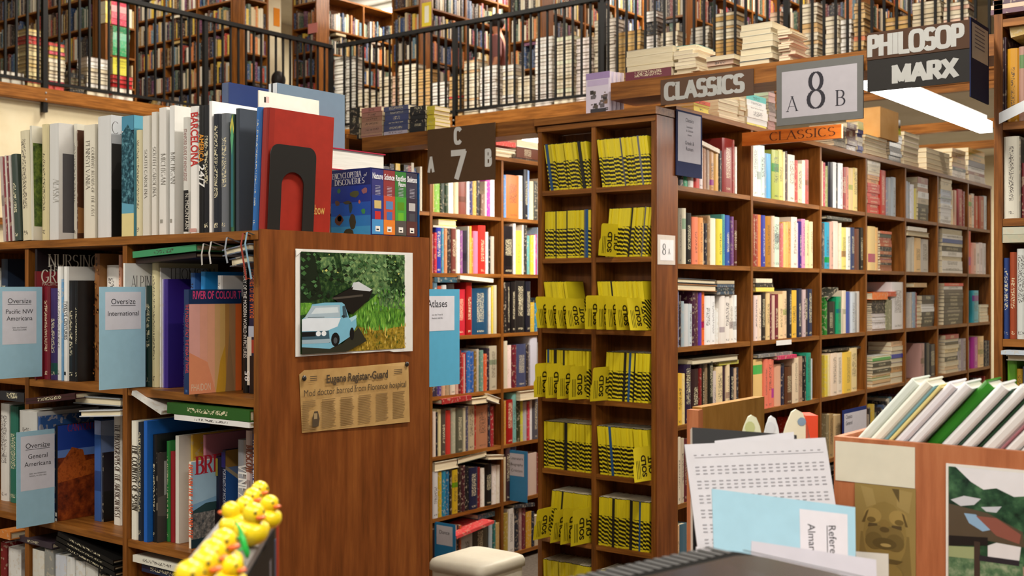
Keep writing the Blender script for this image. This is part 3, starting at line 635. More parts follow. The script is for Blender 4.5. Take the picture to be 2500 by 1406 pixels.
# row four, tops only
walk(LZ[2], (0, 960), 3.153, -3.62, '7a1c1c -4 40 1150;e4e2dc 52 150 1195', dict(where='the fourth shelf down, outer bay'))
walk(LZ[2], (0, 960), 3.153, -3.125, 'd0ccc0 236 328 1210;8a8a84 331 398 1200;c8ccd4 412 498 1250;e0e0dc 502 560 1260;dcdcd8 570 640 1290;d2d0c8 644 740 1290;101010 744 800 1320;e8e4d8 830 918 1300', dict(where='the fourth shelf down, middle bay'))

def lay(px0, px1, y0, th_px, front, col, label, fr='V', depth=.17, tilt=0, org=(0, 0), sc=1, soft=False, **k):
    """lying book: left and right ends and the y of its lower edge at the left end, in enlargement coordinates"""
    p0, p1 = org[0] + px0/sc, org[0] + px1/sc
    a0, a1 = along(fr, p0, front), along(fr, p1, front); z = zat(fr, (p0 + p1)/2, org[1] + y0/sc, front)
    if a0 > -2.66 and front < 2 and fr == 'V' and a1 < 0: a1 = min(a1, -2.1408); front = max(front, 1.772)
    d = (on_y(p0, CY, front) if fr == 'V' else on_x(p0, CY, front)); dist = -SN*d.x + CS*d.y
    return lying(fr, a0, a1, front, z, th_px/sc*dist/F, depth, col, label, tilt=tilt, soft=soft, **k)
Z2, Z3 = (0, 560), (0, 960)
lay(1035, 1530, 196, 50, 1.79, '3f9060', 'green book lying tilted on the row next to the card shelf upright', tilt=-.05, org=Z2, sc=3.195, depth=.2)
lay(1060, 1530, 244, 36, 1.80, '2a1c18', 'dark brown book lying under the tilted green one', tilt=-.05, org=Z2, sc=3.195, depth=.2)
g2 = lay(1600, 2000, 270, 62, 1.70, '3c4858', 'grey book with cream page edges lying under another by the end panel', tilt=-.13, org=Z2, sc=3.195, depth=.17, pages_front=True)
g1 = lay(1570, 1990, 178, 52, 1.71, '6a7484', 'grey book lying uppermost on a pale one by the end panel, ribbons hanging over it', tilt=-.14, org=Z2, sc=3.195, depth=.17, pages_front=True)
for i, (x, c, hh) in enumerate([(-.12, 'b8b4ac', .03), (-.09, 'c8c4bc', .032), (-.03, '9aa0a8', .04), (.03, '9c3c2c', .09), (.045, '8cb0c4', .09)]):
    m = MB(); P = [(x + .02, .02, .028), (x + .004, -.004, .028 + .014), (x - .002, -.008, .015), (x - .006 + i*.003, -.006, .02 - hh)]
    v = []; 
    for p in P: v += [(p[0], p[1], p[2]), (p[0] + .009, p[1] - .002, p[2])]
    m.add(v, [(2*k, 2*k+1, 2*k+3, 2*k+2) for k in range(3)], mat(c, .5), True); m.build('ribbon', g1)
lay(1255, 1985, 196, 82, 1.76, '2c5a20', 'dark green book lying flat beneath the second shelf by the end panel', org=Z3, sc=3.153, depth=.2)
lay(1310, 1985, 244, 40, 1.76, 'e8e6e0', 'white book lying flat under the dark green one', org=Z3, sc=3.153, depth=.2)
lay(1000, 1240, 88, 34, 1.77, 'e4e2dc', 'white book lying aslant against the dark green lying book', tilt=.33, org=Z3, sc=3.153, depth=.18)
lay(195, 580, 66, 46, 1.76, '3a1c1e', 'black and red book lying tilted above the General Americana card', tilt=-.12, org=Z3, sc=3.153, depth=.2)
lay(565, 925, 90, 60, 1.79, '8a8e90', 'grey book lying above the canyon book', tilt=-.02, org=Z3, sc=3.153, depth=.2, pages_front=True)
lay(610, 925, 180, 50, 1.78, 'c8ccd0', 'pale grey book with blue back lying on top of the canyon book', tilt=-.08, org=Z3, sc=3.153, depth=.2, pages_front=True)
lay(0, 185, 60, 70, 1.80, '2c2c30', 'black book lying at the far end above the third shelf', org=Z3, sc=3.153, depth=.2)
lay(420, 885, 1290, 34, 1.78, '0e0e0f', 'black book lying lowest of the fan under the canyon book', tilt=.16, org=Z3, sc=3.153, depth=.2, pages_front=False)
lay(430, 880, 1248, 32, 1.78, '161512', 'black book lying second in the fan under the canyon book', tilt=.16, org=Z3, sc=3.153, depth=.2)
lay(440, 870, 1206, 32, 1.78, '121110', 'black book lying uppermost of the fan under the canyon book', tilt=.16, org=Z3, sc=3.153, depth=.2)
lay(110, 400, 1165, 44, 1.78, '3a3038', 'dark book lying under the General Americana card on the bottom row', org=Z3, sc=3.153, depth=.2)
lay(1022, 1410, 1342, 52, 1.79, 'e0dccc', 'cream book lying on the fourth shelf behind the yellow ducks', org=Z3, sc=3.153, depth=.2)
lay(1090, 1420, 1410, 56, 1.80, '1c2440', 'navy book lying under the cream one behind the ducks', org=Z3, sc=3.153, depth=.2)
lay(-10, 78, 1120, 60, 1.75, 'c87830', 'orange book lying at the picture edge by the lowest card', org=Z3, sc=3.153, depth=.15)

# tall things on the back half of the case top
book('V', on_y(538, CY, 2.03).x, on_y(558, CY, 2.03).x, 2.03, 1.6885, .428, .27, '4a5878', 'tall navy slipcase book standing behind the white books on the case top', plain=True, deco=lambda m, w, d, h: (Deco(m, w, d, h).cv(0, 1, 0, 1, '2a3a6c'), Deco(m, w, d, h).cv(0, 1, .0, .8, '1f2d62')))
def d_gb(m, w, d, h):
    D = Deco(m, w, d, h); D.sp(0, 1, 0, 1, 'd8dde2'); D.cv(0, 1, 0, 1, '6f8496'); D.sp(.3, .5, .8, 1, '1c1c1c')
book('V', -2.476, -2.441, 2.117, 1.6885, .428, .257, '6f8496', 'tall grey-blue atlas behind the red book on the case top', plain=True, deco=d_gb)
# steel bookend against the red book
t = thing('bookend', 'black steel arched bookend standing against the red book', 'bookend', (RED[1] + .0085, RED[2] + .075, 1.6892), (0, .06, 0))
m = MB(); n = 14; W, Hh = .148, .212; r = .025
outer = [(-W/2, 0), (-W/2, Hh - r)] + [(-W/2 + r - r*math.cos(a), Hh - r + r*math.sin(a)) for a in [math.pi/2*k/6 for k in range(1, 7)]] + [(W/2 - r + r*math.sin(a), Hh - r + r*math.cos(a)) for a in [math.pi/2*k/6 for k in range(7)]] + [(W/2, 0)]
inner = [(.036, 0), (.036, .115)] + [(.036*math.cos(a), .115 + .032*math.sin(a)) for a in [math.pi*k/n for k in range(1, n)]] + [(-.036, .115), (-.036, 0)]
poly = outer + inner
v = [(.001, y, z) for y, z in poly] + [(-.001, y, z) for y, z in poly]; k = len(poly)
m.add(v, [tuple(range(k)), tuple(range(2*k - 1, k - 1, -1))] + [(i, k + i, k + (i+1) % k, (i+1) % k) for i in range(k)], mat('1b1916', .5, .4)); m.build('plate', t)
m = MB(); m.box((.0011, -W/2, 0), (.009, W/2, .0012), mat('1b1916', .5, .4)); m.build('foot', t)
# boxed set of four small encyclopedias
bx0 = Vector((-2.128, 2.165, 1.689)); BW, BL, BH = .15, .19, .178
t = thing('book_set', 'boxed set lettered ENCYCLOPEDIA OF DISCOVERIES at the back corner of the case top', 'book set', bx0)
m = MB(); m.box((-BW, 0, 0), (-.001, BL, .002), mat('1c2c78', .3)); m.box((-BW, 0, BH - .002), (-.001, BL, BH), mat('1c2454', .3)); m.box((-BW, 0, .002), (-.001, .002, BH - .002), mat('22307c', .3)); m.box((-BW, BL - .002, .002), (-.001, BL, BH - .002), mat('2a70b8', .3)); m.box((-BW, .002, .002), (-BW + .002, BL - .002, BH - .002), mat('1c2c78', .3))
k = -.0003
for z0, z1, c in ((0, .14, '48a4e0'), (.14, .3, '3886d4'), (.3, .5, '2c5cc0'), (.5, .75, '283c9c'), (.75, 1, '22286c')): m.quad([(-BW, k, BH*z0), (-.001, k, BH*z0), (-.001, k, BH*z1), (-BW, k, BH*z1)], mat(c, .3))
k = -.0006; wt = mat('e8e8ec', .4)
m.text('ENCYCLOPEDIA', (-BW*.96, k, BH*.865), (1, 0, .02), (0, 0, 1), .0145, wt, style='serif', T=.17, fit=BW*.72); m.text('of', (-BW*.18, k, BH*.875), (1, 0, .02), (.2, 0, 1), .010, wt); m.text('DISCOVERIES', (-BW*.9, k, BH*.765), (1, 0, .02), (0, 0, 1), .0145, wt, style='serif', T=.17, fit=BW*.74)
def blob(u, v, ru, rv, c, n=9, seed=0):
    r_ = random.Random(seed + int(u*97)); m.quad([(-BW + BW*(u + ru*math.cos(2*math.pi*i/n)*r_.uniform(.7, 1.1)), k - .0001, BH*(v + rv*math.sin(2*math.pi*i/n)*r_.uniform(.7, 1.1))) for i in range(n)], mat(c, .35))
blob(.2, .24, .13, .09, '6a4030'); blob(.22, .26, .07, .05, 'c8b09a'); blob(.55, .2, .09, .14, '4a4230'); blob(.5, .42, .05, .1, '3c4a50'); blob(.42, .5, .12, .03, '544a38'); blob(.6, .62, .12, .06, '5a5a38'); blob(.85, .66, .08, .05, 'a06a70'); blob(.16, .5, .06, .05, '6a4a3a'); blob(.82, .36, .06, .05, '4a9a58'); blob(.2, .68, .05, .04, '4a7a4a'); blob(.72, .5, .03, .03, 'c86a50'); blob(.45, .06, .16, .05, '50462e')
m.build('slipcase', t)
for i, (tt, sub, c0, c1, c2, c3) in enumerate([('Nature', '', '3a3a74', '2c3c88', '4a90c8', 'c8b070'), ('Science', '', '8a3a3c', 'c05038', 'e08030', '5a80b0'), ('Reptiles', 'Nature', '3c7a3c', '4a9a3c', '56504c', '5a8a20'), ('Skeletons', '', '403c4c', '3c3440', '5a3430', 'b8b4b0')]):
    y0 = .0035 + i*.0445; m = MB(); m.box((-BW + .004, y0, .0025), (-.0005, y0 + .0435, BH - .003), mat(c0, .3)); X = .0001
    q = lambda a, b, v0, v1, c, e=0: m.quad([(X + e, y0 + .0435*a, BH*v0), (X + e, y0 + .0435*b, BH*v0), (X + e, y0 + .0435*b, BH*v1), (X + e, y0 + .0435*a, BH*v1)], mat(c, .35))
    q(0, 1, .02, .24, c2); q(0, 1, .24, .6, c1); q(.2, .8, .4, .52, c3, .0002); q(.25, .75, .24, .36, ['c03030', '4a6aa8', '6ab030', '4a4a50'][i], .0002); q(.3, .7, .06, .14, 'e8e4dc', .0002); q(.38, .6, .08, .1, '1c1c1c', .0003)
    m.text(tt, (.0005, y0 + .002, BH*.84), (0, 1, 0), (0, 0, 1), .016, wt, off=.02, fit=.039)
    if sub: m.text(sub, (.0005, y0 + .012, BH*.76), (0, 1, 0), (0, 0, 1), .012, wt, off=.02, fit=.028)
    for j in range(7): q(.28, .72, .6 + j*.022, .606 + j*.022, 'c0bcc8', .0002)
    m.build('volume', t)
for i_, (c_, l_) in enumerate([('305070', 'blue book lowest of the pile behind the boxed encyclopedias'), ('6a6a60', 'grey book midway in the pile behind the boxed encyclopedias'), ('a8243c', 'thick red book with grey page edges uppermost behind the boxed encyclopedias')]):
    lying('U', along('U', 800, -2.285), along('U', 942, -2.285), -2.286, 1.6885 + (0, .0605, .184)[i_], .060 if i_ != 1 else .123, .15, c_, l_, pages_front=True, soft=False, white=True)

# blue divider cards
BLUE = 'a4cfe2'
def divider(label, p_in, p_out, fr, plane, ytop, ybot, lines, paper=(.1, .9, .35, .94), blue=BLUE, group=None, ref=None):
    """card standing out of a shelf: p_in, p_out pixel columns of its two upright edges on the given plane"""
    f = on_x if fr == 'U' else on_y
    A = f(p_in, CY, plane); B = f(p_out, CY, plane); r = ref or p_in
    z1 = f(r, ytop, plane).z; z0 = f(r, ybot, plane).z
    o = Vector((A.x, A.y, z0)); U = Vector((B.x - A.x, B.y - A.y, 0)); W = U.length; U.normalize(); Hc = z1 - z0; N = U.cross(Vector((0, 0, 1)))
    t = thing('divider_card', label, 'shelf card', o)
    m = MB(); Z = Vector((0, 0, 1)); m.slab([Vector(), U*W, U*W + Z*Hc, Z*Hc], .0018, mat(blue, .4, .4)); m.build('card', t)
    m = MB(); a, b, c, d = paper; m.slab([U*W*u + Z*Hc*v + N*.0004 for u, v in ((a, c), (b, c), (b, d), (a, d))], .0003, mat('dcdce4', .6)); k = N*.0007
    for (s, v, hh, ul) in lines:
        hh *= Hc
        m.text(s, U*W*(a + b)/2 + Z*Hc*v + k, U, Z, hh, mat('2a2c32', .6), center=True, fit=None if hh > .012 else None)
        if ul:
            vv, ff = font_polys(s); w = max(x for x, y in vv)*hh/.72/2; m.quad([U*(W*(a + b)/2 + e*w) + Z*(Hc*v - .003 - q) + k for e, q in ((-1, .0012), (1, .0012), (1, 0), (-1, 0))], mat('2a2c32', .6))
    m.build('paper_label', t); return t
x1 = on_y(104, CY, 1.785).x
divider('light blue card reading Oversize Pacific NW Americana, standing out of the second shelf', -1, 103, 'U', x1, 700, 922, [('Oversize', .82, .055, 1), ('Pacific NW', .705, .05, 0), ('Americana', .63, .05, 0), ('(also see General', .545, .017, 0), ('Americana shelf)', .52, .017, 0)], paper=(.06, .86, .37, .95), ref=50)
x1 = on_y(356, CY, 1.775).x
divider('light blue card reading Oversize International, standing out of the second shelf', 243, 355, 'U', x1, 700, 948, [('Oversize', .83, .055, 1), ('International', .715, .05, 0)], paper=(.12, .9, .58, .95), ref=300)
x1 = on_y(134, CY, 1.785).x
divider('light blue card reading Oversize General Americana, standing out of the third shelf', 41, 133, 'U', x1, 1051, 1283, [('Oversize', .82, .055, 1), ('General', .71, .05, 0), ('Americana', .63, .05, 0), ('(also see Americana', .545, .017, 0), ('history, on the side)', .52, .017, 0)], paper=(.1, 1, .38, .95), ref=87)
divider('blue card reading Atlases, standing out behind the oak end panel', 1010, 1122, 'U', -2.17, 706, 941, [('Atlases', .815, .078, 0), ('(see also Travel &', .73, .017, 0), ('Nautical, shelf 8C)', .695, .017, 0)], paper=(.12, .88, .57, .93), blue='5aaed2', ref=1085)

# ------------------------------------------------------------------ truck photograph and newspaper on the end panel
FOR1 = noise_mat('print_dark_trees', ['0c1c0e', '1e3a1c', '4a6434'], 90, .3, 8); FOR2 = noise_mat('print_lit_trees', ['2a4a2c', '58784a', '92a868'], 110, .3, 8); GRS = noise_mat('print_grass', ['305820', '5a9030', '8ab848'], 150, .3, 8, (1, 1, .4)); GLD = noise_mat('print_dry_grass', ['4a4a14', '9a8028', 'b89838'], 150, .3, 8)
PX = LX + .0012
def panel_yz(px, py): p = on_x(px, py, PX); return p.y, p.z
ya, zt = panel_yz(721, 607); yb, _ = panel_yz(1003, 607); zb = panel_yz(721, 871)[1]
t = thing('photograph', 'colour photograph of an old blue pickup truck in long grass, pinned on the end panel', 'photograph', (PX, ya, zb)); PW, PH = yb - ya, zt - zb
m = MB(); n = 24; v = []; f = []
for i in range(n + 1):
    u = i/n; bump = .006*max(0, (u - .9)/.1)**2 + .0008*math.sin(u*9)**2
    v += [(bump, PW*u, 0 + .004*math.sin(u*5)*(u > .8)), (bump, PW*u, PH)]
f = [(2*i, 2*i+2, 2*i+3, 2*i+1) for i in range(n)]
m.add(v, f, mat('e8e6e0', .35, .5), True); m.add([(x + .0006, y, z) for x, y, z in v], f, mat('e8e6e0', .35, .5), True); m.build('paper', t)
m = MB(); lay_n = [0]
def P(pts, c, mt=None):
    lay_n[0] += 1; X = .0022 + lay_n[0]*.000012
    m.quad([(X, PW*(.035 + .90*a), PH*(.975 - .955*b)) for a, b in pts], mt or mat(c, .3, .5))
def el(cu, cv, ru, rv, c, mt=None, n=14, a0=0, a1=360): P([(cu + ru*math.cos(math.radians(a0 + (a1 - a0)*i/n)), cv - rv*math.sin(math.radians(a0 + (a1 - a0)*i/n))) for i in range(n + (a1 - a0 < 360))], c, mt)
P([(0, 0), (1, 0), (1, 1), (0, 1)], 'x', FOR1); P([(.35, 0), (1, 0), (1, .5), (.62, .4), (.4, .3)], 'x', FOR2); P([(.8, 0), (.9, 0), (1, .42), (.86, .44)], 'x', FOR1); P([(.16, .05), (.3, .04), (.34, .2), (.2, .22)], 'x', FOR2); P([(.0, .02), (.12, .0), (.2, .46), (0, .5)], '12200f')
P([(.46, .58), (.62, .5), (.78, .36), (1, .46), (1, 1), (.4, 1)], 'x', GRS); P([(.5, .74), (.7, .8), (1, .76), (1, 1), (.36, 1)], 'x', GLD); P([(.72, .36), (.92, .4), (1, .5), (.95, .58), (.74, .54)], 'x', FOR2)
P([(.28, .45), (.47, .34), (.66, .38), (.62, .48), (.52, .58), (.46, .62), (.38, .56)], '14120f'); P([(.28, .45), (.56, .42), (.56, .44), (.29, .47)], '4a443c'); P([(.48, .3), (.52, .29), (.65, .37), (.63, .39), (.46, .37)], 'c8ccd0'); P([(.0, .5), (.1, .5), (.1, .6), (0, .62)], 'x', GRS)
rt_ = random.Random(21)
def scatter(n, inside, cols, su, sv, grow=0):
    for _ in range(n):
        a, b = rt_.random(), rt_.random()
        if not inside(a, b): continue
        w, h = su*rt_.uniform(.5, 1.3), sv*rt_.uniform(.5, 1.3); k = rt_.uniform(-.5, .5)
        lay_n[0] += .05
        P([(max(0, a - w), b), (a + w*k*.4, max(0, b - h)), (min(1, a + w), b - h*.2*k), (a + w*.3*k, min(1, b + h*(.9 - grow)))], rt_.choice(cols))
TR = ['16301a', '20401f', '2e5428', '12260f', '3c6434', '4c7444', '0e1c0c']; TL = ['5c8050', '6e9460', '486c40', '83a068', '3a5c34', '2c4a28']
tree_ok = lambda a, b: b < .46 and not (.26 < a < .64 and b > .3 + abs(a - .46)*.3)
scatter(420, lambda a, b: tree_ok(a, b) and a < .45, TR, .022, .024); scatter(430, lambda a, b: tree_ok(a, b) and a >= .4, TL + TR[:3], .02, .022); scatter(60, lambda a, b: tree_ok(a, b) and (.16 < a < .34 and b < .24 or .8 < a and b < .3), ['a8b058', 'c8c470', '8ca04c'], .012, .013)
scatter(520, lambda a, b: .44 + .1*(b < .6) < a and b > .47 - .1*(a > .72) + .1*(a < .6) and b < .82, ['4c8a2c', '68a83c', '3c7224', '84bc50', '2c5a1c', '9cc864'], .006, .05, .4); scatter(200, lambda a, b: a > .66 and .36 < b < .58, TL + ['90b878'], .012, .02)
scatter(420, lambda a, b: a > .42 and b > .74, ['a88c34', 'c0a040', '8a7428', '6a6a24', '4a5418', 'd0b458'], .008, .035, .3); scatter(60, lambda a, b: a < .12 and .46 < b < .6, TL, .012, .02)
P([(.28, .45), (.47, .34), (.66, .38), (.62, .47), (.54, .55), (.46, .62), (.38, .56)], '14120f'); P([(.28, .45), (.56, .42), (.56, .44), (.29, .47)], '4a443c'); P([(.48, .3), (.52, .29), (.65, .37), (.63, .39), (.46, .37)], 'c8ccd0')
P([(.36, .92), (.52, .76), (.6, .9), (.4, 1), (.0, 1), (0, .9)], '2c2c20')
P([(.09, .515), (.2, .5), (.36, .5), (.385, .52), (.43, .66), (.495, .64), (.5, .74), (.45, .84), (.33, .92), (.25, .96), (0, .93), (0, .66), (.05, .62)], '78b4cc')
P([(.0, .66), (.04, .65), (.35, .655), (.32, .74), (.22, .78), (.0, .775)], 'dce4ec'); P([(.09, .53), (.34, .525), (.345, .65), (.02, .65)], 'a8bcc8'); P([(.12, .55), (.32, .545), (.33, .6), (.08, .61)], 'd0dce2'); P([(.365, .54), (.39, .53), (.415, .65), (.37, .66)], '3c5460'); P([(.43, .66), (.495, .63), (.5, .66), (.45, .7)], 'a8d0de')
P([(.0, .78), (.24, .78), (.25, .9), (0, .9)], '3a5868'); P([(.0, .785), (.12, .785), (.12, .83), (0, .83)], '101214'); el(.145, .805, .022, .026, 'e8ecf0'); el(.195, .805, .022, .026, 'e8ecf0'); P([(.0, .86), (.25, .86), (.26, .885), (.24, .9), (0, .9)], '9ab0bc'); el(.3, .87, .04, .07, '0e0f10'); el(.3, .88, .018, .032, '4a5054'); el(.455, .82, .022, .065, '0e0f10'); el(.375, .64, .018, .012, '223034')
P([(.05, .64), (.2, .64), (.2, .645), (.05, .645)], '40484c')
_s = [0]
m.build('print', t)
m = MB(); m.slab([(.003, PW*.0, PH*.93), (.003, PW*.05, PH*.985), (.003, PW*.05, PH*1.0), (.003, 0, PH*1.0)], .0004, mat('f0efe8')); m.build('curled_corner', t)

ya, zt = panel_yz(730, 903); yb, _ = panel_yz(998, 903); zb = panel_yz(730, 1062)[1]
t = thing('newspaper', 'yellowed newspaper front page pinned on the end panel below the truck photograph', 'newspaper', (PX, ya, zb)); NW, NH = yb - ya, zt - zb
NEWS = noise_mat('yellowed_newsprint', ['a8824c', 'b8935a', 'c4a068'], 9, .85); ink = mat('4a3a26', .8)
m = MB(); v = [(.0, .01, .004), (.002, .5*NW, 0), (.004, NW, -.004), (.004, NW*.985, NH*.93), (.003, NW*.95, NH), (.001, NW*.5, NH*.985), (.001, .04*NW, NH*.99), (.001, 0, NH*.93), (.0, .005, NH*.5)]
m.slab(v, .0004, NEWS); m.build('sheet', t)
m = MB(); X = .0052
T_ = lambda s, u, v_, hh, fit, **k: m.text(s, (X, NW*u, NH*v_), (0, 1, 0), (0, 0, 1), NH*hh, ink, fit=NW*fit, **k)
T_('Eugene Register-Guard', .22, .765, .13, .56, off=.03); T_('Mod doctor barred from Florence hospital', .03, .585, .105, .93, off=0.0)
for i in range(3): m.quad([(X, NW*a, NH*b) for a, b in ((.08, .82 + i*.03), (.14, .82 + i*.03), (.14, .83 + i*.03), (.08, .83 + i*.03))], ink); m.quad([(X, NW*a, NH*b) for a, b in ((.84, .82 + i*.03), (.92, .82 + i*.03), (.92, .83 + i*.03), (.84, .83 + i*.03))], ink)
lt = mat('8a6c40', .8); r_ = random.Random(3)
for c in range(6):
    for k in range(17):
        if c == 0 and 3 < k < 14: a0, a1 = .02, .08
        else: a0, a1 = .02, .145
        y = NH*(.5 - k*.027); m.quad([(X - .001, NW*(c*.162 + a), yy) for a, yy in ((a0, y), (a1*r_.uniform(.8, 1), y), (a1*r_.uniform(.8, 1), y + .0022), (a0, y + .0022))], lt)
m.quad([(X, NW*u, NH*v_) for u, v_ in ((.1, .1), (.15, .1), (.16, .22), (.145, .34), (.115, .34), (.1, .24))], mat('4c3c28', .8)); m.quad([(X + .0002, NW*u, NH*v_) for u, v_ in ((.112, .22), (.14, .22), (.14, .31), (.112, .31))], mat('a08860', .8))
m.build('print', t)
for (u, v_) in ((.03, .87), (.965, .965)):
    m = MB(); m.ball((.006, NW*u, NH*v_), (.004, .007, .007), mat('2a2622', .3, .5), 10, 6); m.build('pin', t)
# ------------------------------------------------------------------ case 7 and the classics row
X7, X8 = -3.95, -2.294
Z7 = [1.945, 1.628, 1.296, .984, .671, .35, .05]
U7 = [3.86, 4.46, 5.06, 5.66, 6.26]
bookcase('wall of shelves numbered 7 behind the oak end panel', 'U', X7, .3, U7, Z7, 0, 2.262, back=True)
C7 = (1020, 280); C7b = (1020, 680); C7c = (1020, 1060)
def W7(row, bay): return f"near upright, {nth(row)} shelf, {bay} bay behind sign 7"
def c7(z, org, sc, start, data, row, bay, **k): return cell('U', X7, z, org, sc, start, data, W7(row, bay), depth=.17, **k)
c7(Z7[0], C7, 3.196, 8, '203868 22 500;d8d0c0 34 405;c0b89c 46 405', 0, 'outer')
c7(Z7[0], C7, 3.196, 122, 'c8b060 134 520;7ab030 186 535;20301c 222 520;2c4428 246 524;f0e8d8 292 530;d8c8a0 326 528;804030 388 525;f0f0f0 411 520;302860 436 520;c8a040 470 515;181820 501 500;806050 530 620;f0d8c0 545 520;c030a0 580 508;f0e0d8 618 508', 0, 'middle')
c7(Z7[0], C7, 3.196, 682, '6090c8 702 470;d07030 800 478;f0e8d8 836 476;202028 866 430;80a0d0 884 435;f0d8a8 912 520;383830 946 520;c8a888 970 500;6a3a30 1010 505', 0, 'far')
c7(Z7[1], C7, 3.196, 122, 'c07080 135 930;c02838 156 920;2838a0 196 882;5098b0 215 885;d88858 241 888;302828 270 890;784038 306 890;e8e8d8 337 897;905890 360 905;302838 398 905;b0b0a8 412 870;f0b040 428 870;f08030 444 960;f080a0 482 910;d03028 540 866;e8e0d8 566 915;201c1c 578 948;b8b0a0 606 950', 1, 'middle')
c7(Z7[1], C7, 3.196, 682, '181418 756 872;e8d8d0 776 850;d8d050 826 906;f0e0d0 838 860;302c28 862 862;60a0a0 890 942;e8d840 914 942;f0f0f0 926 940;d04080 942 936;8a9ab0 960 880;404868 990 900', 1, 'far')
c7(Z7[2], C7b, 3.196, 122, '507080 160 30;a85038 200 60;c0c0c0 240 50;302828 300 40;c02838 388 85;a01818 434 30;184868 562 78;d0d0c8 584 70;d8c040 600 60;c8c0a0 628 52', 2, 'middle')
c7(Z7[2], C7b, 3.196, 684, '181818 706 30;1c1a1c 740 30;141416 776 26;202020 850 18;181c28 888 22;c0a030 925 186;3080a0 944 190;203040 980 150', 2, 'far')
c7(Z7[3], C7b, 3.196, 122, '302a40 160 620;503880 195 600;c8a080 225 600;a89070 260 610;d8ccb8 300 590;c8a090 330 580;7a2028 345 560;b83030 362 580;d8b8b0 372 590;a02828 388 580;2868b0 420 565;2a5ca8 446 570;806020 470 570;b8b0a0 492 552;689080 520 560;d05830 552 588;302838 572 545;b8b098 634 525', 3, 'middle')
c7(Z7[3], C7b, 3.196, 684, 'd0c8b0 716 488;f0d8d0 746 520;681828 780 520;404868 856 510;302828 876 515;8a8890 892 520;c8c8d4 950 450;a8a090 990 500', 3, 'far')
c7(Z7[4], C7b, 3.196, 122, 'd8c8b8 150 1040;181c28 163 1045;d8cc98 190 1022;504840 230 1020;c03830 270 1030;a8a890 306 1012;585848 360 1010;c0b898 385 1010;505068 402 1000;b8a888 456 990;b03028 470 985;b07858 561 985;303040 576 980;a02830 606 1000', 4, 'middle')
c7(Z7[4], C7b, 3.196, 684, 'c89840 700 955;a01c1c 750 945;78b0a8 786 892;303820 815 950;c8c840 836 952;b0b0b8 866 960;d04050 882 960;e0e0e0 902 950;505058 950 940;402828 990 950', 4, 'far')
c7(Z7[5], C7c, 4.063, 100, '707078 156 305;c8c8c8 210 372;c0a020 250 372;2080a0 288 364;206890 325 362;302820 346 360;c0a020 406 350;302010 440 315;401820 480 310;181818 520 320;202440 604 325;801818 640 330;f0ece0 680 338;181818 745 292;f0e8e0 790 312;e8e0d0 838 306', 5, 'middle')
c7(Z7[5], C7c, 4.063, 862, 'd8c8a0 884 230;483030 930 130;28386a 1000 110;c8c8d0 1060 170;303a80 1110 180;d0b8a8 1196 182;8a3a30 1220 190', 5, 'far')
c7(Z7[6], C7c, 4.063, 100, '381818 160 890;402820 380 900;c0a888 395 905;202434 425 910;c0602c 440 905;b0b0a8 552 980;383020 720 900;a8b8c0 756 890;28706a 780 860;c0a060 830 880', 6, 'middle')
c7(Z7[6], C7c, 4.063, 862, 'a89038 905 780;d8d4cc 975 735;202430 1022 740;a88880 1050 735;6a2430 1086 730;c89828 1140 765;202838 1170 770;c0b090 1230 800', 6, 'far')
def lay7(*a, **k): return lay(*a, **{**dict(fr='U', depth=.17), **k})
lay7(162, 304, 868, 50, X7 - .02, 'e8d850', 'yellow-edged book lying on the second shelf row below the 7 sign', org=C7, sc=3.196, pages_front=True)
lay7(120, 300, 882, 14, X7 - .02, 'f0e8d8', 'thin white book lying under the yellow-edged one below the 7 sign', org=C7, sc=3.196, pages_front=True)
lay7(330, 590, 18, 30, X7 + .02, 'e8dcc8', 'white rounded booklet lying over the red books beside the Atlases card', org=C7b, sc=3.196, tilt=.06)
lay7(130, 330, 30, 40, X7 - .0, '285060', 'teal book lying above the Atlases card', org=C7b, sc=3.196)
lay7(190, 420, 965, 40, X7 + .02, 'a02828', 'red book lying flat on the row below the Atlases card', org=C7b, sc=3.196, tilt=-.02, pages_front=False)
lay7(425, 545, 975, 46, X7 + .02, 'd8cca8', 'cream book lying beside the flat red one below the Atlases card', org=C7b, sc=3.196, pages_front=True)
lay7(535, 640, 960, 46, X7 + .02, 'e8e4d8', 'white book lying aslant at the end of the row below the Atlases card', org=C7b, sc=3.196, tilt=.3, pages_front=True)
lay7(800, 945, 945, 70, X7 + .02, 'c8bca0', 'cream book lying on the green-topped row beside the yellow booklet rack', org=C7b, sc=3.196, pages_front=True)
lay7(170, 408, 350, 90, X7 + .0, 'd0c8b0', 'thick pale book lying above the blue pair on the sixth shelf', org=C7c, sc=4.063, pages_front=True)
lay7(390, 690, 260, 60, X7 + .0, '585848', 'olive grey book lying beneath the sixth shelf board', org=C7c, sc=4.063, tilt=-.05, pages_front=True)
lay7(700, 855, 250, 44, X7 + .02, 'd8d0b8', 'cream book lying tilted next to the Biography card', org=C7c, sc=4.063, tilt=.1, pages_front=True)
lay7(385, 760, 960, 30, X7 + .06, 'd84848', 'bright red magazine lying tilted beside the Dance card', org=C7c, sc=4.063, tilt=-.1, depth=.2)
lay7(600, 765, 830, 50, X7 - .02, '406070', 'slate book lying under the shelf above the red magazine', org=C7c, sc=4.063)
lay7(960, 1160, 725, 34, X7 + .0, '303238', 'dark book lying tilted below the Biography card', org=C7c, sc=4.063, tilt=.08)
divider('blue card reading Literature Biography Criticism, standing out of case 7', 1289, 1238, 'V', on_x(1289, CY, X7 + .004).y, 1103, 1226, [], ref=1260) if False else None
Yd = on_x(1263, CY, X7 + .05).y
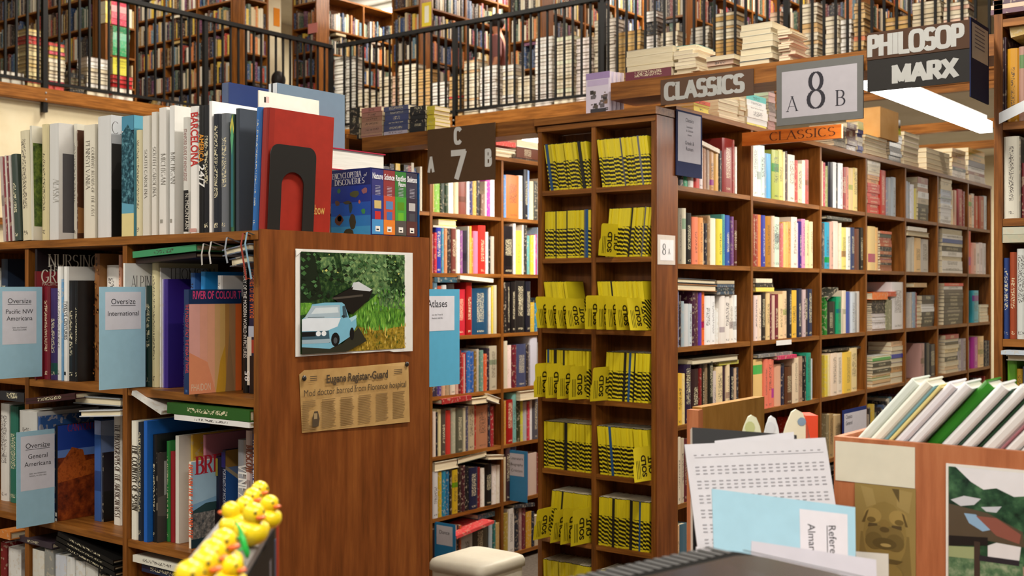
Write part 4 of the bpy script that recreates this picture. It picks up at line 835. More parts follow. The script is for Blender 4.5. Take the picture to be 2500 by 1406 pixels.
divider('blue card reading Literature Biography Criticism, standing out of case 7', 1239, 1287, 'V', Yd, 1100, 1224, [('Literature', .82, .055, 0), ('Biography', .7, .055, 0), ('Criticism', .58, .055, 0)], paper=(.12, .84, .5, .94), blue='3a90c4', ref=1263)
Yd = on_x(1085, CY, X7 + .06).y
divider('blue card reading Dance, standing out of case 7 near the floor', 1061, 1112, 'V', Yd, 1277, 1412, [('Dance', .8, .07, 0)], paper=(.1, .86, .6, .95), blue='2f88be', ref=1085)
# books lying on the top of case 7, below the header
for i, (a, b, y, th, c, pf) in enumerate([(612, 738, 352, 56, 'f0d8a0', 1), (612, 765, 296, 30, 'e8dcc8', 1), (612, 765, 246, 40, 'd85048', 0), (612, 712, 206, 30, 'd87878', 0), (770, 945, 344, 80, '6a3a28', 0), (775, 945, 262, 76, 'e0dcd4', 1), (740, 945, 378, 34, '403028', 0)]):
    lay7(a, b, y, th, X7 - .02 - (.0 if i != 6 else -.02), c, f"{cname(c)} book lying on top of case 7 beside the 7 sign, {nth(i)} of the pile", org=C7, sc=3.196, pages_front=bool(pf))
for i, (a, b, y, th, c) in enumerate([(0, 40, 60+168, 14, 'e8a868'), (40, 100, 228, 14, '303848')]): pass

Z8 = [1.966, 1.648, 1.309, .992, .672, .35, .05]
ys8 = [on_x(p, CY, X8).y for p in (1836, 2004, 2115, 2211, 2290, 2364, 2419)]
U8 = [4.082] + ys8
bookcase('long classics bookcase running away beyond the yellow booklet rack', 'U', X8, .26, U8, Z8, 0, 2.262, back=True)
c1, c2, c3, c4 = (1630, 260), (1630, 640), (2000, 280), (2000, 640); s1, s3, s4 = 3.347, 3.516, 3.348
BAY = ['first', 'second', 'third', 'fourth', 'fifth', 'sixth', 'seventh']
def c8(row, bay, org, sc, start, data, **k): return cell('U', X8, Z8[row], org, sc, start, data, f"near upright, {nth(row)} shelf of classics bay {['one','two','three','four','five','six','seven'][bay]}", depth=.16, **k)
c8(0, 0, c1, s1, 66, 'b07060 108 520;202020 150 520;2fa070 186 560;e0d8d0 228 520;c84038 276 330;ddd0d0 312 300;b08060 340 340;a89080 366 350;c09060 402 350;d0a050 440 340;222226 462 360;8c2f2c 545 270;a84a44 562 272;f0e8e0 580 330')
c8(0, 1, c1, s1, 682, 'f0e8d8 712 340;e8f0e8 742 322;dce8e0 775 318;d0e4dc 806 322;88a0b8 826 380;58a8d8 870 388;a8b050 930 362;d8cc70 966 356;f5e8b0 982 370;4a3038 1000 365;e8dcc8 1056 400;c0504a 1075 440;d8c8a8 1112 470;f0e4d0 1136 440;c06058 1165 438')
c8(0, 2, c3, s3, 34, 'd8c0a0 52 400;c05060 76 410;98a060 95 440;181828 136 412;e0e0e0 166 410;383838 176 420;f0f0f0 215 420;a04848 250 455;d89080 276 452;e8c890 312 460;e8d088 350 460')
c8(0, 3, c3, s3, 532, 'c03020 590 482;888c98 600 540;a0a8b0 636 545;a8b0b8 672 540')
c8(0, 4, c3, s3, 757, 'b0b8c8 780 570;a0a8b0 800 580;e0e0e8 828 600;d8c860 850 635')
c8(0, 5, c3, s3, 1148, 'f0d8a8 1170 650;e8b090 1196 650;b02838 1240 645;8a3030 1258 660')
c8(0, 6, c3, s3, 1290, 'f0b888 1320 690;e8d8c8 1350 680;b85030 1380 700;a84020 1425 705;c8d0d4 1455 700')
c8(1, 0, c1, s1, 72, 'c8c8b8 105 862;888070 138 832;d8d0b8 165 832;181818 215 872;f08868 262 905;f0a060 300 910;f0d0a8 318 950;201c28 343 955;a08058 366 890;f0e8d0 420 915;e8d850 466 920;58a0a0 492 882;3858a8 532 890;805088 550 900;501c28 580 930')
c8(1, 1, c1, s1, 704, '8c3830 728 880;a04838 750 882;f08848 780 886;4048a0 812 890;b07828 862 900;d8c0a8 886 895;c8dcc8 940 905;d07070 958 955;f0c070 980 945;f0b468 1000 945;e8a860 1028 942;f0e0d0 1076 906;d8c0d0 1086 950;382878 1112 940;d890b8 1142 920;f0d8a8 1170 930;f0e0b0 1196 942')
c8(1, 2, c3, s3, 46, '606060 60 930;38a0c0 102 926;d8a898 130 920;f0e0d0 186 912;e8d8c0 202 930;f0e080 250 970;f0f0e8 290 970;404868 320 970;704838 356 980;181818 400 972')
c8(1, 3, c3, s3, 440, 'f0d090 502 962;e8b878 524 970')
c8(1, 4, c3, s3, 780, 'c0b8a8 804 1055;d8d0c0 832 1050;f0c890 886 1060;c8c0b8 950 1072')
c8(1, 5, c3, s3, 1250, 'e03828 1320 1000')
c8(1, 6, c3, s3, 1330, 'e8b0a0 1360 1100;f0e0d8 1390 1110;e8d8d8 1420 1100;d8d0d0 1450 1105')
c8(2, 0, c2, s1, 74, 'e8d8c0 84 225;9090b0 108 216;302028 128 270;a0b0b8 152 320;d0d0d0 186 340;c8d0d4 222 342;481c38 244 240;603038 266 242;6038a0 296 246;f07030 326 244;f0f0f0 372 276;f0f0f0 412 276;e8e8e4 440 380;f0e8e0 484 274;f0e8e0 526 276;f0e8dc 560 272;f0f0ec 588 270')
c8(2, 1, c2, s1, 718, 'f0d8d0 746 272;f0d8c0 776 270;282020 816 250;e8c890 846 256;702838 862 258;d8b8a0 886 272;702030 926 262;f0d0a0 966 262;e8c8a0 996 236;202028 1026 222;e8b840 1076 230;202840 1116 216;c8b0b0 1140 225;382830 1166 222;28304c 1206 220')
c8(2, 2, c4, s4, 60, '287828 76 285;181818 156 322;1c9868 196 282;c8bca8 212 380;e8d8c0 242 232;4858a0 270 242;c8d0d8 302 246;989898 322 250;c8c0b8 344 240')
c8(2, 3, c4, s4, 556, '888868 582 300;908c70 606 310;e4e0e0 748 165')
c8(2, 4, c4, s4, 762, 'b0a8a0 775 250;8898a8 796 245;a03038 812 250')
c8(2, 6, c4, s4, 1266, '38b0c8 1316 232')
c8(3, 0, c2, s1, 82, 'e8b840 130 910;f0d890 156 912;281838 216 835;382020 274 872;982c28 284 870;401820 300 835;382818 324 822;988060 352 820;282820 382 812;d8c8c0 410 890;f0d8a8 462 852;382030 492 850;f0d8b0 522 836;181828 552 862;c8a888 578 870;202030 602 862')
c8(3, 1, c2, s1, 722, 'f0c880 800 790;f08068 832 792;f08068 862 794;f08068 892 795;e8b090 945 832;282840 972 825;603820 1030 852;e8d0b0 1082 782;b09078 1122 772;181818 1146 768;28987c 1182 742;c0d0d8 1206 790')
c8(3, 2, c4, s4, 66, 'd8c040 88 765;e8d8a0 106 760;f0d8c0 160 742;f0e0cc 212 740;f0c850 276 732;f0d8a0 332 700')
c8(3, 4, c4, s4, 845, 'b89088 875 665;282a30 915 660;34343c 965 670')
c8(3, 5, c4, s4, 1148, 'b8b0b4 1180 630;a89ca0 1210 625;c0b0a8 1232 640')
c8(3, 6, c4, s4, 1272, 'b03898 1310 612;f0c890 1356 605;282830 1380 640;302c34 1412 640')
c8(4, 0, c2, s1, 70, 'c8a060 86 1420;e0d0b8 118 1432;c8b8a0 148 1440;602028 170 1450;682830 196 1450;e8d8c8 240 1450')
c8(4, 1, c2, s1, 1150, 'c03828 1166 1282;e04830 1214 1276')
c8(4, 2, c4, s4, 72, '8a7a58 90 1250;b09060 130 1240;d0b080 186 1245')
c8(5, 0, (1620, 960), 3.152, 108, 'd8b088 136 1020;486878 192 1000;b88860 220 1020;c0a080 260 1010')
def stack(fr, px0, px1, ytop, front, zb, n, cols, name, org, sc, depth=.13, pf=None, group=None, cat='paperback', jit=.006, rev=False, parts=True, seed=0, thmin=.004, oname='paperback'):
    """pile of n lying books between two pixel columns, from a base height up to where the photo shows its top"""
    r_ = random.Random(seed or int(px0*7 + ytop)); p0, p1 = org[0] + px0/sc, org[0] + px1/sc; q0, q1 = sorted((along(fr, p0, front), along(fr, p1, front)))
    if fr == 'U' and abs(front - X8) < .025:
        for u in U8:
            if q0 < u + .0112 and q1 > u - .0112:
                if (q0 + q1)/2 > u: q0 = max(q0, u + .0115)
                else: q1 = min(q1, u - .0115)
    zt = zat(fr, (p0 + p1)/2, org[1] + ytop/sc, front); w = [r_.uniform(.7, 1.3) for _ in range(n)]; k = (zt - zb)/sum(w); z = zb; out = []
    for i in range(n):
        th = max(thmin, w[i]*k - .0006); c = cols[i*len(cols)//n] if not rev else cols[r_.randrange(len(cols))]; e = r_.uniform(-jit, jit)*.6
        pg = bool(pf[i % len(pf)]) if isinstance(pf, (list, tuple)) else bool(pf)
        sgn = 1 if fr == 'V' else -1
        out.append(lying(fr, q0 + max(0, e), q1 + min(0, e) - r_.uniform(0, jit), front + sgn*r_.uniform(0, jit), z, th, depth, c, f"{cname(c)} {'page-edged ' if pg else ''}{cat}, {nth(i)} up in the {name}", group, pages_front=pg, cat=cat, name=oname, parts=parts)); z += th + .0006
    return out
def st8(row, bay, org, sc, a, b, y, n, cols, pf=0, zb=None, dx=.0, nm=None): return stack('U', a, b, y, X8 - .01 + dx, Z8[row] + .0006 if zb is None else zb, n, cols, nm or f"pile, {nth(row)} shelf, classics bay {['one','two','three','four','five','six','seven'][bay]}", org, sc, depth=.14, pf=pf)
st8(0, 3, c3, s3, 418, 528, 395, 14, ['d04030', 'c83828', 'd85040', 'c83828', 'd04030', 'e0a060', 'f0dcb8', 'e8d8b8', 'f0e4cc'], [0, 0, 0])
st8(0, 4, c3, s3, 853, 942, 540, 9, ['3a3020', '302a20', '4a4030', 'c0b098', 'e8e8e8', 'b08068', 'f0f0f0', 'a85040'], 0)
st8(0, 5, c3, s3, 1048, 1144, 545, 11, ['f0f0f0', 'e8e8ec', 'f0f0f0', 'c8d0e0', 'b8c4d8', 'e8d8b0', 'f0dcb0'], 0)
st8(1, 3, c3, s3, 528, 626, 1000, 14, ['a06040', '30241c', 'a86848', '2c2420', 'b06848', '302820', 'b86040', 'a85038', '50584c', 'd06030'], 0)
st8(1, 5, c3, s3, 1060, 1232, 985, 9, ['e8e4e0', 'e0c8b0', 'f0ece8', '302c34', '283858', '3858a0', 'e8e4e0', 'e0e4e8'], [0, 0, 1])
st8(2, 3, c4, s4, 436, 552, 312, 15, ['e8e0e0', 'd8d0d0', 'e8e4e4', 'd0c8c8', '302828', '282420', '383030'], 0)
st8(2, 4, c4, s4, 762, 838, 345, 6, ['e0b080', 'd8a878', 'e8c090'], 1); st8(2, 4, c4, s4, 842, 945, 270, 8, ['202024', '282428', '303038', 'e8e8e8', '2c2c34', '343440'], 0, nm='dark pile, third shelf, classics bay five')
st8(2, 5, c4, s4, 1026, 1180, 170, 12, ['302c2c', '28242a', '484048', '302c34', '2c2428', '3c3838', '585050', 'f0f0f0', 'e03838'], [0, 0, 0])
st8(2, 6, c4, s4, 1322, 1412, 345, 5, ['f0d0b0', 'e8c8a8', 'f0d4b8'], 1)
st8(3, 3, c4, s4, 440, 590, 760, 11, ['d8b080', '40a048', 'd0a878', '303028', '282820', '383830', '58b058', 'e0e0d8'], [1, 0, 1, 0]); st8(3, 3, c4, s4, 594, 742, 645, 9, ['d0a068', 'c89860', 'd8ac78', '2838a0', '3040a8', 'e0c0a0', 'd8b088'], [1, 1, 0], nm='taller pile, fourth shelf, classics bay four')
st8(3, 5, c4, s4, 1034, 1144, 590, 10, ['e8c8a0', 'f0d8b0', '383430', '484440', 'e8d0a0', '302c28', 'c8d0d8', 'a83038'], [1, 0])
def lay8(*a, **k): return lay(*a, **{**dict(fr='U', depth=.14), **k})
lay8(268, 425, 345, 34, X8 - .0, 'e8dccc', 'white book with blue cover lying aslant over the top classics shelf behind the navy card', org=c1, sc=s1, tilt=.14)
lay8(80, 400, 235, 55, X8 - .0, 'a87850', 'tan-edged book lying on the third classics shelf, lower of two', org=c2, sc=s1, pages_front=True, tilt=.02)
lay8(80, 395, 175, 40, X8 + .0, '3a4048', 'dark book with cream pages lying on the third classics shelf, upper of two', org=c2, sc=s1, pages_front=True, tilt=.02)
for i, c in enumerate(['384858', '283840', '485868', 'c0b090']): lay8(405, 545, 264 - i*29, 26, X8 - .004*i, c, f"{cname(c)} book lying in the short pile, third classics shelf bay one, {nth(i)} up", org=c2, sc=s1)
for i, (c, t_) in enumerate([('f0d860', 'yellow'), ('282420', 'black'), ('e8dcc0', 'cream')]): lay8(722, 870 - 8*i, 240 - i*36, 34, X8 - .003*i, c, f"{t_} book lying on the row over the small white shelf label", org=c2, sc=s1)
lay8(205, 580, 820, 50, X8, '585040', 'grey-brown book lying on the fourth classics shelf, upper', org=c2, sc=s1, pages_front=True); lay8(420, 580, 836, 28, X8 - .006, 'b8b040', 'thin yellow-green book lying on the fourth classics shelf bay one', org=c2, sc=s1)
lay8(900, 1055, 790, 30, X8 + .01, 'c02858', 'crimson book lying on the fourth classics shelf bay two', org=c2, sc=s1); lay8(740, 1020, 768, 26, X8, '707070', 'grey book lying on the fourth classics shelf bay two, above the crimson one', org=c2, sc=s1)
lay8(765, 945, 1046, 40, X8, 'b89868', 'tan book lying on the second classics shelf bay five', org=c3, sc=s3, pages_front=True); lay8(765, 925, 1000, 34, X8 - .004, 'e8e0d4', 'white book lying on the tan one, second classics shelf bay five', org=c3, sc=s3)
lay8(70, 280, 905, 26, X8, '505048', 'thin dark book lying atop bay three on the second classics shelf', org=c3, sc=s3); lay8(440, 560, 306, 60, X8 + .004, 'e87830', 'orange book lying on the black and white striped pile', org=c4, sc=s4, pages_front=False); lay8(570, 630, 280, 40, X8 - .0, 'c85030', 'red-orange book lying by the blank white book, third shelf', org=c4, sc=s4)
lay8(60, 160, 270, 24, X8, '303028', 'dark book lying aslant on the green books, third shelf bay three', org=c4, sc=s4, tilt=-.35); lay8(70, 340, 720, 20, X8 - .02, '201c18', 'flat dark book above the cream and yellow books', org=c4, sc=s4); lay8(780, 880, 205, 36, X8, 'c8a070', 'tan and red book lying on top of bay five, third shelf', org=c4, sc=s4)
t = tag(MB().build('x'), 'x', 'x'); bpy.data.objects.remove(t)
def card_on(label, fr, plane, px0, px1, y0, y1, th, base, draw=None, name='label_card', cat='label', inner=None):
    """flat card lying against a plane"""
    a0, a1 = sorted((along(fr, px0, plane), along(fr, px1, plane))); pm = (px0 + px1)/2; z1, z0 = zat(fr, pm, y0, plane), zat(fr, pm, y1, plane)
    o = Vector((a0, plane, z0)) if fr == 'V' else Vector((plane, a0, z0)); U = Vector((1, 0, 0)) if fr == 'V' else Vector((0, 1, 0)); N = Vector((0, -1, 0)) if fr == 'V' else Vector((1, 0, 0)); Z = Vector((0, 0, 1)); W, Hh = a1 - a0, z1 - z0
    t = thing(name, label, cat, o); m = MB(); m.slab([N*th, U*W + N*th, U*W + Z*Hh + N*th, Z*Hh + N*th], th, mat(base, .7, .15)); m.build('board', t)
    if inner or draw:
        m = MB()
        if inner: a, b, c, d, col = inner; m.slab([U*W*u + Z*Hh*v + N*(th + .0006) for u, v in ((a, c), (b, c), (b, d), (a, d))], .0005, mat(col, .5))
        if draw: draw(m, lambda u, v, e=.0010: U*W*u + Z*Hh*v + N*(th + e), U, Z, W, Hh)
        m.build('face', t)
    return t
INK = mat('26242c', .6); WHT = mat('aeaeaa', .6); WHT2 = mat('d8d8d4', .6)
card_on('small white shelf label under the maroon and navy classics books', 'U', X8 + .006, 1895, 1932, 830, 842, .0008, 'e4e0dc')
card_on('navy framed card reading Greek and Roman hung before the top classics shelf', 'U', X8 + .012, 1649, 1712, 274, 432, .004, '1c2448', lambda m, p, U, Z, W, H: [m.text(s, p(.5, v), U, Z, H*h, mat('2c2a36', .6), center=True) for s, v, h in (('Classics', .84, .06), ('Literature', .75, .035), ('& Criticism', .69, .035), ('Ancient', .63, .03), ('Greek &', .49, .06), ('Roman', .4, .06))], inner=(.06, .94, .22, .97, '98949c'))
card_on('white card reading 8A on the side of the yellow booklet rack', 'U', on_y(1601, CY, 3.912).x + .0065, 1605, 1648, 574, 646, .001, 'd8ccc0', lambda m, p, U, Z, W, H: (m.text('8', p(.26, .34), U, Z, H*.36, mat('363c40', .5), style='serif', T=.12), m.text('A', p(.58, .36), U, Z, H*.18, mat('363c40', .5), style='serif', T=.14)), inner=(.14, .9, .14, .84, 'f0ecec'))
card_on('navy framed card reading Classics General on the fifth classics shelf', 'U', X8 + .03, 2056, 2114, 996, 1060, .003, '203070', lambda m, p, U, Z, W, H: [m.text(s, p(.12, v), U, Z, H*.15, INK) for s, v in (('Classics', .66), ('General', .42))], inner=(.06, 1, .0, .86, 'd4d0d8'))

# ------------------------------------------------------------------ yellow booklet rack at the end of the classics row
YC = 3.912; xc = [on_y(p, CY, YC).x for p in (1318, 1449, 1601)]
ZC = [1.958, 1.674, 1.381, 1.094, .792, .504, .21]
rack = bookcase('narrow two-column rack of yellow booklets at the end of the classics row', 'V', YC, .157, [xc[0], xc[1], xc[2] - .01], ZC, 0, 2.206, th=.02)
off = Vector(rack.location)
m = MB(); m.box((xc[2] + .0003, YC - .002, 0), (xc[2] + .006, YC + .158, 2.229), WOOD_PANEL); m.v = [tuple(Vector(v) - off) for v in m.v]; m.build('side_panel', rack)
m = MB(); m.box((xc[0] - .02, YC - .014, 2.2325), (xc[2] + .008, YC + .16, 2.262), WOOD_X); m.v = [tuple(Vector(v) - off) for v in m.v]; m.build('cornice', rack)
def stripe_mat():
    m = bpy.data.materials.new('yellow_black_striped_cover'); m.use_nodes = True; nt = m.node_tree; N = nt.nodes; L = nt.links; b = N['Principled BSDF']; b.inputs['Roughness'].default_value = .35
    tc = N.new('ShaderNodeTexCoord'); s = N.new('ShaderNodeSeparateXYZ'); L.new(tc.outputs['Object'], s.inputs[0]); oi = N.new('ShaderNodeObjectInfo')
    def M(op, a, b_):
        n = N.new('ShaderNodeMath'); n.operation = op
        for i, v in enumerate((a, b_)):
            if isinstance(v, (int, float)): n.inputs[i].default_value = v
            else: L.new(v, n.inputs[i])
        return n.outputs[0]
    h = M('ADD', M('ADD', s.outputs['Z'], M('MULTIPLY', oi.outputs['Random'], .007)), M('ADD', M('MULTIPLY', s.outputs['X'], .25), M('MULTIPLY', s.outputs['Y'], .8)))
    st = M('GREATER_THAN', M('FRACT', M('MULTIPLY', h, 60), 0), .42); st = M('MULTIPLY', st, M('LESS_THAN', s.outputs['Z'], .122)); st = M('MULTIPLY', st, M('GREATER_THAN', s.outputs['Z'], .008))
    st = M('MAXIMUM', st, M('GREATER_THAN', s.outputs['Z'], .1955))
    mx = N.new('ShaderNodeMix'); mx.data_type = 'RGBA'; L.new(st, mx.inputs['Factor']); mx.inputs['A'].default_value = rgb('dcca22'); mx.inputs['B'].default_value = rgb('1c180c'); L.new(mx.outputs['Result'], b.inputs['Base Color'])
    return m
STRIPE = stripe_mat(); _bk = {}
def booklet_mesh(w, kind):
    k = (round(w, 4), kind)
    if k in _bk: return _bk[k]
    m = MB(); mt = STRIPE if kind == 'y' else mat({'b': '28507c', 'g': '6c6c70', 'k': '24221c', 'v': '4a3a6a'}[kind], .4); h = .198
    m.box((-w/2, 0, 0), (w/2, .0012, h), mt); m.box((-w/2, .0012, 0), (-w/2 + .0004, .128, h), mt); m.box((w/2 - .0004, .0012, 0), (w/2, .128, h), mt); m.box((-w/2 + .0004, .0012, .0005), (w/2 - .0004, .1275, h - .0006), PAGES)
    me = bpy.data.meshes.new('booklet'); me.from_pydata(m.v, [], m.f); me.polygons.foreach_set('material_index', m.m)
    for q in m.mats: me.materials.append(q)
    _bk[k] = me; return me
NB = 0
KIND = {'y': 'yellow black-striped', 'b': 'blue', 'g': 'grey', 'k': 'black', 'v': 'violet'}
def booklets(col, row, f0, f1, lean, odd='', seed=1):
    global NB
    r_ = random.Random(row*10 + col + seed); L, R = xc[col] + .0105, (xc[col + 1] - .0105 if col == 0 else xc[2] - .0205); W = R - L
    a, e = L + W*f0, L + W*f1; z = ZC[row] + .0006; od = dict((int(q[1:]), q[0]) for q in odd.split()); i = 0; ln = math.radians(lean); sh = abs(math.sin(ln))*.198
    if lean > 0: e = min(e, R - sh - .002)
    if lean < 0: a = max(a, L + sh + .002)
    while a < e - .004:
        w = r_.choice([.0086, .0104, .0122]); k = od.get(i, 'y'); st = w/math.cos(ln)
        if a + st > e + .0: break
        o = link('booklet', booklet_mesh(w, k), None, (a + st/2, YC + .004 + r_.uniform(0, .014), z + w/2*abs(math.sin(ln))), (0, ln, 0))
        tag(o, f"{KIND[k]} booklet, {nth(i)} along the rack's {'near' if col else 'far'} column, {nth(row)} shelf down", 'booklet', 'yellow study booklets in the rack'); NB += 1
        a += st + .0002; i += 1
booklets(0, 0, .0, 1, -9, 'b1 k17'); booklets(1, 0, .0, 1, -8, 'g9 g17'); booklets(0, 1, .02, .98, 0, 'k5 k10 g18 b19'); booklets(1, 1, .16, 1, 6, 'k9 g15'); booklets(0, 2, .0, .62, -9, 'k9'); booklets(1, 2, .1, .96, -7, 'k6')
booklets(0, 3, .06, .98, 0, 'b1 k4 k9'); booklets(1, 3, .12, 1, 3, 'k9 b12 k14'); booklets(0, 4, .02, 1, 0, 'k10'); booklets(1, 4, .0, .98, -5, 'b5'); booklets(0, 5, .1, 1, 5, 'k5'); booklets(1, 5, .04, .94, 1, 'k6 k14 b18'); booklets(0, 6, .0, 1, -2, 'g7'); booklets(1, 6, .08, 1, 0, 'g4')
CARDM = mat('d8c424', .4, .4, 'yellow_card_plastic')
def sold_card(px, y0, y1, lean, turn, label, out=.098, tabhigh=.45):
    """tabbed yellow card standing out of the rack between booklets, lettering up its length"""
    yf = YC + .004; o = on_y(px, y1, yf); h = zat('V', px, y0, yf) - o.z; w = out; r = .012
    row = max(i for i, z in enumerate(ZC) if z - .03 < o.z + .02) if False else min(range(7), key=lambda i: abs(ZC[i] - o.z)); o.z = ZC[row] + .001
    t = thing('tab_card', label, 'tab card', o, (0, math.radians(lean), math.radians(turn)), 'yellow SOLD OUT tab cards')
    c = lambda cx, cz, a0: [(cx + r*math.cos(math.radians(a0 + k*30)), cz + r*math.sin(math.radians(a0 + k*30))) for k in range(4)]
    e = .010; zt = h*tabhigh
    pl = [(.03, 0)] + [(-w - e, 0 + .004), (-w - e, zt)] + [(-w, zt + .014)] + [(-w, h - r)] + [(-w + r - r*math.sin(math.radians(a)) - 0 + 0, h - r + r*math.sin(math.radians(90 - a))) for a in (60, 30, 0)] + [(.03, h)]
    m = MB(); m.slab([(.0004, y, z) for y, z in pl], .0008, CARDM); m.build('card', t)
    m = MB(); k = mat('2a240c', .5)
    for X, rev in ((.0018, False),):
        U, V = (0, 0, 1), ((0, -1, 0) if rev else (0, -1, 0))
        if not rev:
            m.text('SOLD', (X, -w*.14 - .012, h*.14), (0, 0, 1), (0, -1, 0), w*.30, k, off=.04, fit=h*.62); m.text('OUT', (X, .018, h*.2), (0, 0, 1), (0, -1, 0), w*.30, k, off=.04, fit=h*.5)
            for q in range(3): m.quad([(X, -w*(.66 + .1*q), z) for z in (h*.1, h*.62)] + [(X, -w*(.69 + .1*q), z) for z in (h*.62, h*.1)], k)
    m.build('lettering', t)
for i, (px, a, b, ln, tn, l) in enumerate([(1500, 544, 624, 4, -4, 'second shelf, near column'), (1352, 722, 800, -9, -3, 'third shelf, far column, first'), (1376, 725, 801, -10, -3, 'third shelf, far column, second'), (1400, 728, 803, -10, -3, 'third shelf, far column, third'), (1424, 728, 803, -10, -3, 'third shelf, far column, fourth'),
    (1468, 720, 803, -2, -4, 'third shelf, near column, first'), (1496, 722, 805, -3, -4, 'third shelf, near column, second'), (1520, 722, 805, -6, -4, 'third shelf, near column, third'), (1545, 724, 806, -8, -4, 'third shelf, near column, fourth'), (1578, 724, 806, -12, -4, 'third shelf, near column, fifth'),
    (1346, 890, 973, -2, -6, 'fourth shelf, far column, first'), (1374, 892, 976, -2, -6, 'fourth shelf, far column, second'), (1402, 894, 976, 0, -6, 'fourth shelf, far column, third'), (1430, 895, 977, 0, -6, 'fourth shelf, far column, fourth'), (1480, 893, 976, 3, -4, 'fourth shelf, near column'), (1590, 1088, 1172, -7, -6, 'fifth shelf, near column'),
    (1340, 1236, 1312, 6, -2, 'sixth shelf, far column, first'), (1382, 1242, 1322, 6, -3, 'sixth shelf, far column, second'), (1408, 1244, 1330, 3, -4, 'sixth shelf, far column, third'), (1434, 1246, 1333, 1, -5, 'sixth shelf, far column, fourth')]):
    sold_card(px, a, b, ln, tn, f"yellow SOLD OUT tab card standing out of the rack, {l}")

# ------------------------------------------------------------------ headers, boards and signs
def plank(label, x0, x1, y0, y1, z0, z1, mt=None, name='header_board'):
    m = MB(); c = Vector(((x0 + x1)/2, (y0 + y1)/2, z0)); m.box((x0 - c.x, y0 - c.y, 0), (x1 - c.x, y1 - c.y, z1 - z0), mt or WOOD_X); o = m.build(name, None, c); tag(o, label, 'board'); return o
HX0 = on_y(882, CY, YC - .01).x
plank('wooden header board crossing the aisle between case 7 and the yellow booklet rack', HX0, xc[0] - .024, YC - .005, YC + .13, 2.205, 2.266)
UX0 = on_y(1491, CY, YC - .02).x
plank('upper header board over the classics aisle, carrying books and the CLASSICS sign', UX0, -1.02, YC - .02, YC + .17, 2.302, 2.372)
def block_text(s, fit, hfrac, col=WHT, T=.19, cond=.62, y=.14, x=.05, gap=.075):
    return lambda m, p, U, Z, W, H: m.text(s, p(x, y), U, Z, H*hfrac, col, style='block', T=T, cond=cond, gap=gap, fit=W*fit)
card_on('brown aisle sign numbered 7 with letters A, B and C, hung before case 7', 'V', YC - .012, 1046, 1210, 308, 444, .006, '5a4430', lambda m, p, U, Z, W, H: (m.text('7', p(.37, .03), U, Z, H*.55, WHT2, style='block', T=.2, cond=.95), m.text('C', p(.42, .67), U, Z, H*.32, WHT2, style='block', T=.22, cond=.62), m.text('A', p(.02, .2), U, Z, H*.31, WHT2, style='block', T=.2, cond=.5), m.text('B', p(.87, .23), U, Z, H*.32, WHT2, style='block', T=.2, cond=.6)), name='aisle_sign', cat='sign')
card_on('brown CLASSICS sign with pale block letters on the upper header board', 'V', YC - .0215, 1615, 1841, 182, 245, .006, '5c4638', block_text('CLASSICS', .84, .74, x=.055), name='aisle_sign', cat='sign')
def eight(m, p, U, Z, W, H):
    m.text('8', p(.37, .235), U, Z, H*.58, INK, style='serif', T=.11, cond=.8); m.text('A', p(.13, .22), U, Z, H*.24, INK, style='serif', T=.1); m.text('B', p(.70, .24), U, Z, H*.24, INK, style='serif', T=.12)
card_on('grey framed sign reading A 8 B hung over the classics aisle', 'V', YC - .045, 1898, 2109, 148, 299, .008, '6a6a68', eight, name='aisle_sign', cat='sign', inner=(.065, .935, .12, .88, 'acA8ae'.lower()))
card_on('brown PHILOSOP board with pale block letters, over the black MARX board', 'V', YC - .03, 2117, 2385, 64, 132, .006, '4c3628', block_text('PHILOSOP', .86, .84, x=.02, y=.08), name='aisle_sign', cat='sign')
card_on('black MARX board with pale block letters under the PHILOSOP board', 'V', YC - .03, 2119, 2374, 134, 212, .006, '2e2c2a', lambda m, p, U, Z, W, H: m.text('MARX', p(.26, .16), U, Z, H*.62, WHT, style='block', T=.2, cond=.62, gap=.08, fit=W*.6), name='aisle_sign', cat='sign')
yo = on_x(1800, CY, X8 - .02).y
xo1 = on_y(2056, CY, yo).x
t = thing('shelf_sign', 'orange wooden sign board lettered CLASSICS by hand, jutting out below the A 8 B sign', 'sign', ((X8 + xo1)/2, yo, zat('V', 2050, 337, yo)))
zz = zat('V', 2050, 303, yo) - zat('V', 2050, 337, yo); L = (xo1 - X8 - .006)/2
m = MB(); m.box((-L, 0, 0), (L, .018, zz), WOOD_ORANGE); m.build('board', t)
m = MB(); m.text('CLASSICS', (-L*.42, -.0006, zz*.22), (1, 0, 0), (0, 0, 1), zz*.62, mat('4a2410', .6), style='serif', T=.11, fit=L*1.3); m.build('lettering', t)
# small papers in the far gallery come with the gallery; books on the two header boards
hb = YC + .0
for i, (a, b, cols, nm) in enumerate([(851, 879, ['2a2824', '32302a', '2c2a28', '34322c', '282622', '302e2a'], 'dark'), (881, 935, ['b89078', 'a88070', 'b48c74', 'a87c68', 'b08070', 'c08078'], 'tan'), (936, 998, ['c0b8c8', '485078', '404a74', '4a5280', '50587c', '586088'], 'slate blue'), (999, 1040, ['242428', '2a2a2c', '222226', '28282a', '242426', '2e2c2c'], 'black'), (1041, 1064, ['d8c83a', 'e0d040', 'd0c038', 'dccc3c', 'd4c438', 'e0d048'], 'yellow')]):
    stack('V', a, b - 2, 262 if i < 2 else 258, YC + .002, 2.2668, 6, cols, f"{nm} header pile beside the 7 sign", (0, 0), 1, depth=.108, pf=[0], jit=.008)
